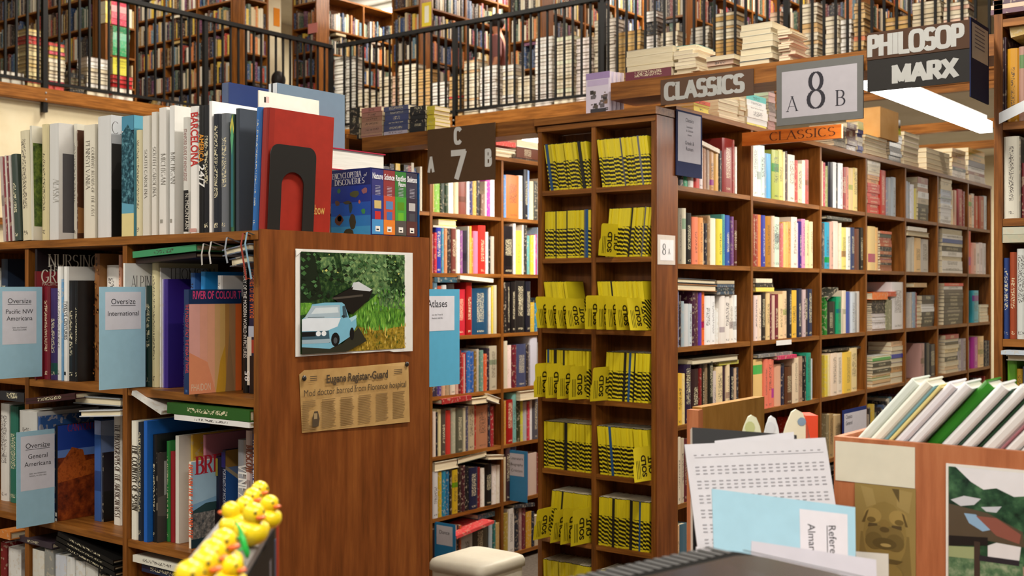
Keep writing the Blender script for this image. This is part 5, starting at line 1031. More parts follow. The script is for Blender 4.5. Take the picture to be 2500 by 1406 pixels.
# ------------------------------------------------------------------ books lying and standing on the headers and on top of the classics row
c7h = (1340, 0); s7 = 3.788; HB = 2.3728
def hb(a, b, y0, th, col, label, pf=True, **k): return lay(a, b, y0, th, YC + .0, col, label, org=c7h, sc=s7, pages_front=pf, depth=.14, soft=True, cat='paperback', name='paperback', **k)
def pile(px0, px1, ytop, n, cols, nm, org=c7h, sc=s7, fr='V', front=None, zb=HB, pf=1, depth=.14, jit=.01, **k):
    return stack(fr, px0, px1, ytop, YC if front is None else front, zb, n, cols, nm, org, sc, depth=depth, pf=pf, jit=jit, **k)
pile(705, 1150, 440, 4, ['6c2434', 'd8c8a0', 'e0d0a8', 'd8d4c4'], 'wide pile behind the purple cover', pf=[0, 1, 1, 1])
pile(1152, 1410, 400, 9, ['f0e0c8', 'f0e4d0', 'e8d8c0', 'f0e0c8', 'f0e4d0', 'f0e0c8', '60a8a8'], 'bright twisted pile over the CLASSICS sign', pf=[1, 1, 1], jit=.03)
pile(1440, 1740, 510, 3, ['c8a898', 'd8b8a0', 'e0d8c8'], 'low pinkish pile right of the bright twisted one', pf=[1, 0, 1], jit=.03)
pile(1755, 2080, 210, 7, ['78b0d8', 'd8d4c0', 'e0dcc8', 'd4d0bc', 'dcd8c4', 'd8d4c0', 'e0d4b8'], 'broad pile beside the A 8 B sign', pf=1, jit=.02)
pile(2110, 2265, 265, 12, ['e8d0b8', 'e0b8a8', 'd8c0a8', 'e8c8b0', 'e0a898', 'e8d8b8'], 'ragged pinkish pile above the A 8 B sign', pf=1, jit=.02)
for i in range(4):                                                      # purple-banded paperbacks facing out on the rack's top
    X1, X0 = on_y(1488, CY, YC + .02).x, on_y(1430, CY, YC + .02).x
    def dp(m, w, d, h, first=(i == 0)):
        if not first: return
        q = lambda u0, u1, v0, v1, c, e=.0004, mt=None: m.quad([(-w/2 - e, d*(1 - u), h*v) for u, v in ((u0, v0), (u1, v0), (u1, v1), (u0, v1))], mt or mat(c, .4))
        q(0, 1, .84, 1, 'a890c0'); q(.06, .94, .68, .82, 'c8b8d8'); r_ = random.Random(2)
        for k in range(26): u, v = r_.uniform(.18, .8), r_.uniform(.06, .56)*.9; q(u, u + r_.uniform(.05, .2), v, v + r_.uniform(.02, .12), r_.choice(['5a5048', '78685c', '3a3430', '8a6a50', '6a6468']), .0005 + k*.00004)
        q(.2, .85, .03, .12, '3c3a40', .002)
    book('U', YC + .022 + i*.022, YC + .04 + i*.022, X1 + i*.006, 2.2632, .168, X1 - X0, 'dcd4e4', f"white and purple paperback facing out on the yellow booklet rack, {nth(i)} of four", soft=True, plain=True, deco=dp, name='paperback', cat='paperback')
z8 = 2.2848; c6 = (1660, 180); s6 = 5.682
def p8(a, b, y, n, cols, nm, pf=0, org=c6, sc=s6, **k): return pile(a, b, y, n, cols, nm + ' atop the classics row', org=org, sc=sc, fr='U', front=X8 - .03, zb=z8, pf=pf, **k)
p8(200, 425, 372, 4, ['e8c848', 'e0d050', 'd8c848', 'd86040'], 'small yellow pile', 0)
p8(545, 832, 330, 7, ['f0dcc0', 'e8d4b8', 'f0e0c8'], 'cream pile', 1); p8(842, 930, 318, 6, ['c8a070', 'd0a878', 'd8b088'], 'tan pile', 1)
p8(945, 1225, 300, 6, ['f0e060', 'f0f0ec', 'f0ece4', 'f4f0e8', 'f0f0ec', '70c8c0'], 'white and yellow pile', 0); p8(1240, 1345, 140, 16, ['c89890', 'b8a098', '807068', 'd0a8a0', '908078'], 'narrow ragged pile', 0)
def p9(*a, **k): return p8(*a, org=c3, sc=s3, **k)
p9(130, 240, 90, 10, ['908878', '787468', '605c54', 'a09888'], 'grey pile by orange sign'); p9(246, 330, 75, 4, ['583838', '603c38', '684440'], 'brown pile'); p9(338, 386, 60, 8, ['404890', 'e8e0d0', '38407c', 'e0d890'], 'blue and white pile')
p9(400, 590, 190, 6, ['e0c8a0', 'd8c098', 'e0b868'], 'cream pile below the carton', 1); p9(612, 715, 30, 12, ['282420', '302c28', '3a3830', 'c8c040', '484438'], 'black and yellow pile'); p9(735, 865, 160, 7, ['e0c8a8', 'd0a888', 'c8a898', 'e8d0b0'], 'uneven cream pile', 1)
p9(925, 1125, 310, 5, ['f0d8b0', 'e8d0a8', 'e0c8a0'], 'broad cream pile', 1); p9(1150, 1265, 300, 7, ['e8e4dc', '303840', 'd8b070', 'c8a060', 'd8b888'], 'mixed pile'); p9(1290, 1430, 300, 8, ['c8c0b8', '8a5048', 'e8e4e0', '585058', 'c09838', 'b89030', 'd8a850'], 'mustard-topped pile')
a0, a1 = along('U', 2000 + 400/s3, X8 - .1), along('U', 2000 + 560/s3, X8 - .1)
t = thing('cardboard_box', 'plain tan carton standing on top of the classics row under the glowing strip', 'box', (X8 - .12, (a0 + a1)/2 + .01, zat('U', 2000 + 490/s3, 280 + 190/s3, X8 - .03) + .002)); m = MB(); w = (a1 - a0)/2; m.box((-.1, -w, 0), (.1, w, .17), noise_mat('tan_cardboard', ['b8864a', 'c49458', 'cc9e64'], 6, .8)); m.build('carton', t)
m = MB(); m.box((-.1, -w, .1705), (.1, -.002, .174), mat('c49458', .8)); m.build('flap', t); m = MB(); m.box((-.1, .002, .1705), (.1, w, .174), mat('c49458', .8)); m.build('flap', t)
plank('far wooden cross beam above the classics row, nearer of two under the glowing strip', -2.9, -1.2, 7.5, 7.56, 2.55, 2.61); plank('far wooden cross beam under the gallery, farther of two beyond the glowing strip', -3.2, -1.3, 9.0, 9.05, 2.60, 2.66)

# ------------------------------------------------------------------ case 9 at the picture edge
Y9 = 3.85; x9 = on_y(2437, CY, Y9).x
z9 = [zat('V', 2470, y, Y9) for y in (44, 297, 533, 828)]
bookcase('dark bookcase end cut by the picture edge, beyond the glowing strip', 'V', Y9, .28, [x9, x9 + .62, x9 + 1.24], z9 + [z9[-1] - .36, z9[-1] - .72], 0, 2.9, th=.026, st=.024)
c9, sc9 = (2340, 0), 2.268
def n9(row, org, sc, start, data): return cell('V', Y9, z9[row], org, sc, start, data, f"near upright, {nth(row)} shelf of the edge bookcase", depth=.18, soft=False)
n9(1, c9, sc9, 236, '3a2028 250 208;3a2430 262 205;c89020 330 262;b08878 372 256;785848 420 270')
n9(2, c9, sc9, 226, '2c2c30 238 780;3a3a3a 246 770;dcd8c8 332 752;8a8478 342 770;6a2024 380 900;404858 430 800')
n9(3, (2280, 600), 3.514, 588, '28407c 640 105;a04828 700 55;d4d8d4 776 25;606870 850 80')
cell('V', Y9, z9[3] - .36, (2280, 600), 3.514, 620, '60a030 700 985;c8a030 752 1060;586070 800 1040;384048 860 1050', 'near upright, lowest visible shelf of the edge bookcase', depth=.18, soft=False)
for i, (a, b, y, th, c, org, sc, lab) in enumerate([(178, 420, 68, 26, '6a4858', c9, sc9, 'mauve'), (180, 420, 40, 24, 'd8b8a0', c9, sc9, 'pinkish tan'), (190, 420, 14, 24, '503848', c9, sc9, 'dark mauve'), (240, 420, 1342, 44, 'b8b8a0', c9, sc9, 'pale green'), (240, 420, 1296, 40, 'c8c8b4', c9, sc9, 'greenish white')]):
    lay(a, b, y, th, Y9 - .0, c, f"{lab} book lying flat on a shelf at the picture edge", org=org, sc=sc, soft=False, depth=.18)
lay(575, 800, 936, 34, Y9 - .05, 'c8d4e0', 'pale blue-white book lying uppermost on the low pile at the picture edge', org=(2280, 600), sc=3.514, soft=False); lay(622, 800, 985, 44, Y9 - .02, 'c8c4b0', 'grey-white book lying second on the low pile at the picture edge', org=(2280, 600), sc=3.514, soft=False, pages_front=True)
lay(290, 420, 192, 70, Y9 + .02, 'c0a058', 'tan book lying high on the top shelf at the picture edge', org=c9, sc=sc9, soft=False, tilt=-.15)
t = thing('paper_strip', 'white curved paper strip along the shelf edge at the picture edge', 'strip', (x9 + .01, Y9 - .03, zat('V', 2430, 322, Y9)))
m = MB(); v = [];
for k in range(9): x = .3*k/8; z = .02 + .09*math.sin(k/8*1.5); v += [(x, -.0, z), (x, -.0, z + .035), ]
m.add(v, [(2*k, 2*k+2, 2*k+3, 2*k+1) for k in range(8)], mat('dce0e4', .5), True); m.add([(x, .002, z) for x, y, z in v], [(2*k, 2*k+1, 2*k+3, 2*k+2) for k in range(8)], mat('dce0e4', .5), True); m.build('strip', t)
XC9 = -1.022
card_on('navy card with a beige printed sheet hung at the edge of the MARX board', 'U', XC9, 2367, 2411, 56, 246, .004, '1c2444', lambda m, p, U, Z, W, H: [m.quad([p(.2, .9 - k*.05), p(.75, .9 - k*.05), p(.75, .915 - k*.05), p(.2, .915 - k*.05)], mat('6a6470')) for k in range(6)], inner=(.06, .94, .5, .95, 'b8b0a4'))

# ------------------------------------------------------------------ far gallery: bookcases and their books
STUFF = []; rg = random.Random(11)
GC = ['3a2420', '202434', '7a3028', 'c8b48c', '405848', 'd8ccb0', '28201c', '8a6a3a', '4a5a78', 'a83a30', '302a30', 'b89858', '586858', 'e0d8c4', '1c1c20', '6a3a58', 'c87840', '2c4870', '988878', '503020', 'd0b040', 'b0a898', '38302c', '5a7a88']
def fill(fr, a0, a1, front, z, hmax=.28, dark=0):
    a = a0 + .004
    while a < a1 - .012:
        if rg.random() < .03: a += rg.uniform(.01, .06); continue
        w = rg.uniform(.014, .042); 
        if a + w > a1 - .002: break
        STUFF.append((fr, a, a + w - .0006, front + rg.uniform(0, .015)*(1 if fr == 'V' else -1), z + .0006, rg.uniform(.17, hmax - .02), .14, rg.choice(GC))); a += w
    if rg.random() < .2: 
        l = a0 + rg.uniform(.05, .2); STUFF.append((fr, l, l + .18, front, z + hmax - .018, .03, .14, rg.choice(GC)))
ZS = [ZG + .06 + .325*k for k in range(7)]
def gcase(label, fr, front, ups, depth, low=False, st=.02):
    bookcase(label, fr, front, depth, ups, ZS[:6] if low else ZS, ZG, ZG + (2.10 if low else 2.28), th=.024, st=st)
    for i in range(len(ups) - 1):
        for k, z in enumerate(ZS[:6] if low else ZS): fill(fr, ups[i] + .012, ups[i+1] - .012, front + (.004 if fr == 'V' else -.004), z, .28 if k < 6 else .25)
ROWX = [-11.22, -9.39, -7.56, -5.73, -3.9, -2.07]; RN = ['fifth', 'fourth', 'third', 'second', 'first', 'outermost']
for i, X in enumerate(ROWX):
    gcase(f"end bookcase facing the railing on the far gallery, {ORD[i]} from the corner", 'V', 10.4, [X - .46, X - .012], .2)
    gcase(f"long bookcase running back from the railing on the far gallery, {ORD[i]} from the corner", 'U', X - .004, [10.62 + .66*k for k in range(8 if i < 2 else 6)], .3, low=(i == 0))
for i, Y in enumerate([7.01, 8.85]):
    nm = ['nearer', 'farther'][i]
    gcase(f"end bookcase facing the railing on the side gallery, {nm} of two", 'U', -10.8, [Y + .012, Y + .37], .2)
    gcase(f"long bookcase of dark books on the side gallery, {nm} of two", 'V', Y + .004, [-11.03 - .66*k for k in range(6)][::-1], .3)
# piles standing on the gallery floor behind the railings
CR = ['e8dcc0', 'e0d4b8', 'ece0c8', 'd8c8a8']; GW = ['d8d4c8', 'e0dcd0', 'd0ccc0']; TN = ['d0a868', 'c8a060', 'd8b478', 'd0a468']; WH = ['e8e4dc', 'e4dcd4', 'f0ece4']
FY = YG + .125; FZ = ZG + .001
def gp(a, b, y, cols, i, org=(640, 0), sc=3.571, pf=1, th=.034, front=None, fr='V', side='far', dz=0):
    f = FY if front is None else front; p0 = org[0] + (a + b)/2/sc
    n = max(2, int((zat(fr, p0, org[1] + y/sc, f) - FZ - dz)/th))
    r_ = random.Random(i*31 + 5)
    cc = [cols[r_.randrange(len(cols))] if isinstance(cols, list) else cols for _ in range(n)]
    return stack(fr, a, b, y, f, FZ + dz, n, cc, f"{nth(i)} floor pile from the {side} railing corner", org, sc, depth=.16, pf=pf, jit=.012, parts=False)
for i, (a, b, y, c) in enumerate([(622, 722, 492, GW), (726, 808, 490, GW), (812, 915, 775, CR), (930, 1010, 802, CR), (1016, 1124, 668, CR), (1128, 1180, 660, ['d8b090', 'e0b8a0']), (1188, 1342, 562, CR), (1346, 1464, 602, TN + ['c84838']), (1472, 1618, 712, WH), (1624, 1744, 660, TN + ['c83c30', 'e8d8c0']), (1752, 1886, 520, CR + ['d8b080']), (1892, 2040, 570, WH), (2088, 2206, 562, WH + CR), (2222, 2350, 660, CR), (2372, 2530, 320, WH)]): gp(a, b, y, c, i)
for i, (a, b, y, c) in enumerate([(44, 228, 335, CR + ['e8e8c8']), (246, 395, 345, ['e8d8d0', 'f0e4dc', 'e8dcd8']), (412, 505, 185, CR), (512, 612, 165, ['e8dccc', 'e0d4c4']), (622, 852, 285, TN), (880, 1004, 100, WH + ['303034']), (1026, 1190, 290, CR), (1300, 1480, 245, ['b8b0a0', 'c8c0b0']), (1506, 1740, 115, CR + TN), (2040, 2150, 110, ['e0b898', 'd8a888', 'e8c8a8']), (2310, 2490, 32, CR + ['e0b880'])]): gp(a, b, y, c, 15 + i, (1340, 0), s7)
for i, (a, b, y, c) in enumerate([(396, 520, 135, CR), (530, 632, 165, WH), (640, 745, 20, TN + ['d87848']), (905, 1130, 140, TN), (1142, 1400, 8, CR), (1410, 1640, 15, CR + ['e8c0a8'])]): gp(a, b, y, c, 26 + i, (1900, 0), s3)
FX = XG - .125
for i, (a, b, y, c) in enumerate([(985, 1170, 660, ['f0e8d8', 'f0e4d4', 'c03030']), (760, 965, 505, CR + WH + ['e8b8b0']), (610, 748, 640, ['303030', '4a4a30', '282828', '585038']), (430, 580, 375, CR + ['c84840', 'e0c060', 'd85868']), (240, 388, 255, ['e8c880', 'e0c890', 'e8d8a0', 'c83c34']), (10, 222, 625, ['e0dcd0', 'd8d4c4'])]): gp(a, b, y, c, i, (0, 0), 3.571, front=FX, fr='U', side='side')
# bright piles inside the nearer end bookcase of the side gallery
for (a, b, y, n, cols, k, nm) in [(920, 968, 10, 5, ['e8c850', 'e8d878', 'f0dc80'], 5, 'yellow'), (972, 1118, 22, 7, ['d84860', 'e86878', 'f0a8a8', 'd04058'], 5, 'pink and red'), (985, 1132, 235, 8, ['30985c', '58b080', '80c0a0', '288050'], 4, 'green'), (985, 1128, 510, 5, ['a8a838', 'd8d048', 'c8c040'], 3, 'yellow-green')]:
    f = -10.8 + .012; zz = min(ZS, key=lambda z: abs(z - zat('U', a/3.571, (y + (210 if n > 4 else 150))/3.571, f)))
    q0, q1 = along('U', a/3.571, f), along('U', b/3.571, f)
    STUFF[:] = [s for s in STUFF if not (s[0] == 'U' and abs(s[3] + 10.8) < .05 and abs(s[4] - zz) < .3 and s[2] > q0 - .004 and s[1] < q1 + .004 and s[4] >= zz - .001 and s[4] < zz + .3)]
    stack('U', a, b, y, f, zz + .001, n, cols, f"bright {nm} pile in the side gallery's nearer end bookcase", (0, 0), 3.571, depth=.14, pf=0, parts=False)
def paper(label, fr, plane, x0, x1, y0, y1, c, name='paper_notice', inner=None): card_on(label, fr, plane, x0, x1, y0, y1, .0015, c, inner=inner, name=name, cat='notice')
paper('yellow notice with a white slip on a far gallery bookcase end', 'V', 10.394, 1030, 1053, 6, 64, 'e0c840', inner=(.3, .75, .15, .85, 'e8e4d0')); paper('pink notice low on a gallery bookcase end beside the cream pier', 'V', 10.394, 752, 775, 57, 81, 'e89890')
paper('orange notice on the cream pier in the far gallery', 'U', -12.895, 668, 683, 20, 64, 'e08828'); paper('orange and white notice on the gallery shelves above the corner post', 'V', 10.394, 782, 797, 0, 44, 'e08830') if False else None

# ------------------------------------------------------------------ two people up on the gallery
SKIN = mat('c88a68', .55, .3, 'skin'); HAIR = mat('1c1410', .6, .3, 'dark_hair')
def figure(label, p, facing, joints, edges, rad, hair, shirt, shirt_edges):
    t = thing('person', label, 'person', p, (0, 0, facing))
    def skin(name, js, es, rs, m):
        me = bpy.data.meshes.new(name); ks = sorted({k for e in es for k in e}); ix = {k: i for i, k in enumerate(ks)}
        me.from_pydata([js[k] for k in ks], [(ix[a], ix[b]) for a, b in es], []); o = link(name, me, t); md = o.modifiers.new('skin', 'SKIN'); md.use_smooth_shade = True; me.skin_vertices.new() if not me.skin_vertices else None
        for k in ks: me.skin_vertices[0].data[ix[k]].radius = (rs[k], rs[k])
        me.skin_vertices[0].data[0].use_root = True
        o.modifiers.new('sub', 'SUBSURF').levels = 1; o.modifiers['sub'].render_levels = 2; me.materials.append(m); return o
    skin('body', joints, edges, rad, SKIN); skin('shirt', joints, shirt_edges, {k: v*1.16 + .006 for k, v in rad.items()}, shirt)
    h = joints['head']; m = MB(); m.ball((h[0], h[1] + .012, h[2] + .012), (.088, .1, .112), hair, 16, 10); m.build('hair', t)
    m = MB(); m.ball((h[0] - .03, h[1] - .092, h[2] - .005), .011, mat('201814'), 8, 6); m.ball((h[0] + .03, h[1] - .092, h[2] - .005), .011, mat('201814'), 8, 6); m.ball((h[0], h[1] - .1, h[2] - .03), (.012, .016, .02), SKIN, 8, 6); m.build('face', t)
    return t
R0 = dict(pelvis=.13, waist=.115, chest=.135, neck=.052, head=.088, shL=.06, elL=.045, haL=.034, shR=.06, elR=.045, haR=.034, hiL=.085, knL=.06, anL=.04, toL=.035, hiR=.085, knR=.06, anR=.04, toR=.035)
ED = [('pelvis', 'waist'), ('waist', 'chest'), ('chest', 'neck'), ('neck', 'head'), ('chest', 'shL'), ('shL', 'elL'), ('elL', 'haL'), ('chest', 'shR'), ('shR', 'elR'), ('elR', 'haR'), ('pelvis', 'hiL'), ('hiL', 'knL'), ('knL', 'anL'), ('anL', 'toL'), ('pelvis', 'hiR'), ('hiR', 'knR'), ('knR', 'anR'), ('anR', 'toR')]
SH = [('pelvis', 'waist'), ('waist', 'chest'), ('chest', 'shL'), ('shL', 'elL'), ('chest', 'shR'), ('shR', 'elR')]
sit = dict(pelvis=(0, 0, .16), waist=(0, -.03, .3), chest=(0, -.05, .48), neck=(0, -.06, .62), head=(0, -.08, .73), shL=(-.17, -.05, .54), elL=(-.24, -.16, .34), haL=(-.12, -.34, .3), shR=(.17, -.05, .54), elR=(.24, -.16, .34), haR=(.12, -.34, .3), hiL=(-.1, -.06, .13), knL=(-.24, -.4, .2), anL=(-.06, -.36, .06), toL=(.06, -.42, .05), hiR=(.1, -.06, .13), knR=(.24, -.4, .2), anR=(.06, -.26, .06), toR=(-.06, -.3, .05))
stand = dict(pelvis=(0, 0, .95), waist=(0, 0, 1.1), chest=(0, .0, 1.32), neck=(0, -.01, 1.5), head=(0, -.03, 1.64), shL=(-.18, 0, 1.4), elL=(-.24, .02, 1.12), haL=(-.24, -.08, .88), shR=(.18, 0, 1.4), elR=(.24, .02, 1.12), haR=(.24, -.08, .88), hiL=(-.1, 0, .9), knL=(-.11, -.02, .5), anL=(-.11, .02, .08), toL=(-.12, -.12, .04), hiR=(.1, 0, .9), knR=(.11, -.02, .5), anR=(.11, .02, .08), toR=(.12, -.12, .04))
pp = at_d(672, 192, 14.3); figure('dark-haired person in a pink top sitting low behind the railing by the cream pier', (pp.x, pp.y, ZG), math.radians(200), {k: (a*1.13, b*1.13, c*1.13) for k, (a, b, c) in sit.items()}, ED, R0, HAIR, mat('d8506a', .8), SH)
pp = at_d(1083, 30, 13.6); figure('dark-haired person standing among the far gallery shelves near the yellow notice', (-9.12, 11.6, ZG), math.radians(-60), stand, ED, R0, HAIR, mat('8a5a58', .8), SH)

# ------------------------------------------------------------------ the counter in front: monitor with ducks, printer, papers, box of bindings
RT = Vector((CS, SN, 0)); FW = Vector((-SN, CS, 0)); UP = Vector((0, 0, 1))
def rd(r, d, z): return RT*r + FW*d + UP*z
CZ = 1.0
t = thing('counter', 'service counter below the picture that carries printer, papers and monitor', 'counter', rd(.1, 1.25, 0), (0, 0, math.radians(37.5)))
m = MB(); m.box((-.55, -.5, .96), (.75, .62, 1.0), WOOD_X); m.build('worktop', t); m = MB(); m.box((-.5, -.45, 0), (.7, .57, .96), WOOD_PANEL); m.build('base', t)
# monitor
MT = 1.31; pn, pf_ = rd(-.2264, .958, 0), rd(-.2496, 1.2245, 0); dm = (pf_ - pn).normalized(); nl = Vector((-dm.y, dm.x, 0)); pn2 = pn - dm*.2; LM = (pf_ - pn2).length
t = thing('monitor', 'grey flat monitor seen from its end, yellow rubber ducks on its top', 'monitor', pn2 + dm*LM/2 + nl*.0275 + UP*CZ, (0, 0, math.atan2(dm.y, dm.x)))
gr = mat('75706f', .5, .3); dk = mat('141312', .6, .12); L2 = LM/2
m = MB(); m.box((-L2, -.0275, .302), (L2, .0275, .31), gr); m.box((-L2, -.0255, .02), (L2, -.0225, .3018), mat('2a2624', .4)); m.box((-L2, -.022, .02), (L2, .0275, .3018), gr); m.build('case', t)
m = MB(); m.box((-L2 + .02, -.0272, .05), (L2 - .03, -.0258, .298), dk); m.build('screen', t)
m = MB(); m.box((L2 - .028, -.0268, .02), (L2 - .012, -.0258, .285), mat('243a58', .5)); m.box((L2 - .07, -.0272, .24), (L2 - .055, -.026, .275), mat('8c8a94', .4)); m.build('bezel_strip', t)
m = MB(); m.box((-.06, -.02, .0), (.06, .02, .02), dk); m.box((-.1, -.02, 0), (.1, .09, .006), dk); m.build('stand', t)
t = thing('binder', 'thin red-edged folder standing between the monitor end and the oak end panel', 'folder', pf_ + dm*.012 + UP*CZ, (0, 0, math.atan2(dm.y, dm.x)))
m = MB(); m.box((0, .001, 0), (.004, .05, .298), mat('b04028', .5)); m.build('cover', t); m = MB(); m.box((.0045, .002, .002), (.009, .049, .294), PAGES_W); m.build('sheets', t)
YEL = mat('f2d41c', .28, .5, 'yellow_vinyl', noise=.02); BEAK = mat('e8682c', .35, .5, 'orange_beak', noise=.02)
def duck_parts():
    b = MB(); b.ball((0, 0, .0118), (.0165, .0135, .0118), YEL, 18, 12); b.ball((-.013, 0, .0175), (.006, .006, .0045), YEL, 10, 8); b.ball((.004, 0, .0268), .0093, YEL, 18, 12); b.ball((.001, .0112, .013), (.009, .004, .006), YEL, 10, 8); b.ball((.001, -.0112, .013), (.009, .004, .006), YEL, 10, 8)
    k = MB(); k.ball((.0135, 0, .0252), (.0042, .0046, .0017), BEAK, 12, 8); k.ball((.0125, 0, .0237), (.0034, .0038, .0013), BEAK, 10, 6)
    e = MB(); e.ball((.0118, .0043, .029), .0013, mat('201c10', .3), 8, 6); e.ball((.0118, -.0043, .029), .0013, mat('201c10', .3), 8, 6)
    return b, k, e
db, dk_, de = duck_parts(); proto = None
DN = ['farthest yellow rubber duck at the monitor corner', 'yellow rubber duck second from the monitor corner', 'yellow rubber duck third from the monitor corner, wedged among others', 'yellow rubber duck with its back turned at the outer edge', 'large-bodied yellow rubber duck beside the green toy lizard', 'first yellow rubber duck on the near side of the green toy lizard', 'yellow rubber duck second on the near side of the green toy', 'yellow rubber duck third on the near side of the green toy', 'nearest yellow rubber duck, cut by the picture bottom', 'near yellow rubber duck on the screen side, cut by the picture bottom', 'far yellow rubber duck sitting on the screen side of the row']
hd = math.radians(37.5)
for i, (px, y, ang, dr, s) in enumerate([(630, 1197, -50, 0, 1.0), (613, 1214, -50, 0, 1.0), (593, 1236, -45, -.003, 1.0), (573, 1250, 170, -.004, .95), (612, 1256, -40, .0, 1.12), (537, 1325, -35, 0, 1.2), (510, 1352, -35, 0, 1.2), (491, 1378, -35, 0, 1.2), (453, 1406, -35, 0, 1.2), (560, 1385, -30, .0, .92), (652, 1232, -30, 0, .95)]):
    d = (EYE - MT - .0268*s)*F/(y - CY); p = at_d(px, y, d); p.z = MT + .0012
    if proto is None:
        proto = thing('rubber_duck', DN[0], 'rubber duck', p, (0, 0, hd + math.radians(ang)), 'rubber ducks on the monitor'); ch = [db.build('body', proto), dk_.build('beak', proto), de.build('eyes', proto)]
        proto.scale = (s,)*3
    else:
        o = proto.copy(); COL.objects.link(o); o.location = p; o.rotation_euler = (0, 0, hd + math.radians(ang)); o.scale = (s,)*3; o['label'] = DN[i]
        for c in ch: q = c.copy(); COL.objects.link(q); q.parent = o
t = thing('toy_lizard', 'small bright green plastic lizard wedged upright between the two duck groups', 'toy', rd(-.2395, 1.005, MT + .0185), (0, math.radians(70), hd + math.radians(-20)))
GN = mat('28b848', .35, .5, 'green_plastic'); m = MB(); m.tube([(-.016, 0, .003), (-.009, .002, .0035), (0, 0, .0045), (.007, -.001, .005), (.012, 0, .0045), (.0165, 0, .0035)], [.0008, .0017, .003, .0028, .0028, .0014], GN, 10)
for x, s in ((-.003, 1), (-.003, -1), (.0065, 1), (.0065, -1)): m.tube([(x, 0, .0042), (x + .001, s*.0042, .0032), (x + .002, s*.006, .0008)], [.0014, .0011, .0008], GN, 8)
m.build('body', t)
# printer
pc = on_z(1770, 1337, 1.285); t = thing('printer', 'dark grey printer top with vent slots, cut by the picture bottom', 'printer', (pc.x - .03, pc.y + .03, CZ), (0, 0, math.radians(-13)))
PG = mat('100f0d', .85, .05, 'dark_grey_plastic'); PB = mat('100f10', .2, .6, 'glossy_black_plastic')
def rrect(x0, x1, y0, y1, r, n=7):
    out = []
    for cx, cy, a in ((x1 - r, y1 - r, 0), (x0 + r, y1 - r, 90), (x0 + r, y0 + r, 180), (x1 - r, y0 + r, 270)):
        out += [(cx + r*math.cos(math.radians(a + 90*k/n)), cy + r*math.sin(math.radians(a + 90*k/n))) for k in range(n + 1)]
    return out
m = MB(); lv = [(0, 0), (0, .245), (-.003, .262), (-.009, .275), (-.018, .283), (-.032, .287)]; rings = [rrect(-e, .24 + e, -.34 - e, e, .055 + e*.4) for e, z in lv]; n = len(rings[0])
m.add([(x, y, lv[i][1]) for i, r_ in enumerate(rings) for x, y in r_], [(i*n + k, i*n + (k+1) % n, (i+1)*n + (k+1) % n, (i+1)*n + k) for i in range(len(lv)-1) for k in range(n)] + [tuple((len(lv)-1)*n + k for k in range(n)), tuple(range(n-1, -1, -1))], PG, True); m.build('housing', t)
m = MB()
for k in range(20): y = -.045 - k*.0125; m.box((.03, y - .0038, .2872), (.062, y + .0038, .2878), mat('060505', .6))
m.build('vent', t)
m = MB(); m.prism(rrect(.075, .2, -.31, -.035, .025), .2871, .2884, PB); m.prism(rrect(.08, .195, -.305, -.09, .02), .2886, .289, mat('232428', .15, .6)); m.build('control_panel', t)
m = MB(); m.box((.062, -.026, .2871), (.2, -.0245, .2877), mat('0c0b0a')); m.build('lid_seam', t)
# papers propped against the box
def tilted(px, d0, y0, k):
    u0 = (CY - y0)/F; out = []
    for x, y in px: u = (CY - y)/F; out.append(at_d(x, y, d0*(1 - k*u0)/(1 - k*u)))
    return out
def sheet(label, P4, th, base, draw=None, name='paper_sheet', cat='paper', edge=None):
    o = Vector(P4[0]); q = [Vector(p) - o for p in P4]; t = thing(name, label, cat, o); N = (q[1] - q[0]).cross(q[3] - q[0]).normalized()
    m = MB(); m.slab(q, th, mat(base, .5), edge and mat(edge, .4)); m.build('sheet', t)
    if draw:
        m = MB(); U, V = q[1] - q[0], q[3] - q[0]
        def p(u, v, e=.0005): return q[0]*(1-u)*(1-v) + q[1]*u*(1-v) + q[2]*u*v + q[3]*(1-u)*v + N*e
        draw(m, p, U, V); m.build('print', t)
    return t
def dtable(m, p, U, V):
    g = mat('9a989e', .6); r_ = random.Random(9); m.quad([p(.06, .9), p(.97, .9), p(.97, .903), p(.06, .903)], g)
    for c in range(18):
        x = .055 + c*.0515
        m.quad([p(x, .915), p(x + .02, .915), p(x + .02, .922), p(x, .922)], g)
        for b in range(9):
            for k in range(3):
                y = .83 - b*.1 - k*.024
                if y > .04: m.quad([p(x, y), p(x + r_.uniform(.022, .034), y), p(x + .03, y + .009), p(x, y + .009)], g)
sheet('white sheet printed with a grid of grey figures, in a plastic sleeve against the box', tilted([(1716, 1440), (2072, 1440), (2015, 1068), (1671, 1085)], 1.66, 1076, .35), .004, 'd2d0d6', dtable, edge='8c8c92')
sheet('black folder standing behind the sheet of figures', tilted([(1692, 1440), (1960, 1440), (1945, 1062), (1690, 1043)], 1.70, 1076, .3), .02, '121113', name='folder', cat='folder', edge='d4d0c8')
sheet('blank white sheet peeping over the sheet of figures', tilted([(1750, 1300), (1950, 1300), (1938, 1054), (1745, 1076)], 1.69, 1076, .35), .0015, 'd4d2d8')
def dref(m, p, U, V):
    m.quad([p(.61, .0), p(.945, .0), p(.945, .9), p(.61, .9)], mat('dedce4', .6)); u, v = U.normalized(), V.normalized()
    for s, x in (('Reference', .81), ('Almanacs', .665)): m.text(s, p(x, .74, .0008), -v, u, .0098, INK)
    m.quad([p(.798, .2, .0009), p(.803, .2, .0009), p(.803, .74, .0009), p(.798, .74, .0009)], INK)
sheet('light blue card reading Reference Almanacs, turned sideways before the sheet of figures', tilted([(1746, 1440), (2090, 1440), (2088, 1238), (1738, 1193)], 1.50, 1215, .3), .003, BLUE, dref, name='divider_card', cat='shelf card')
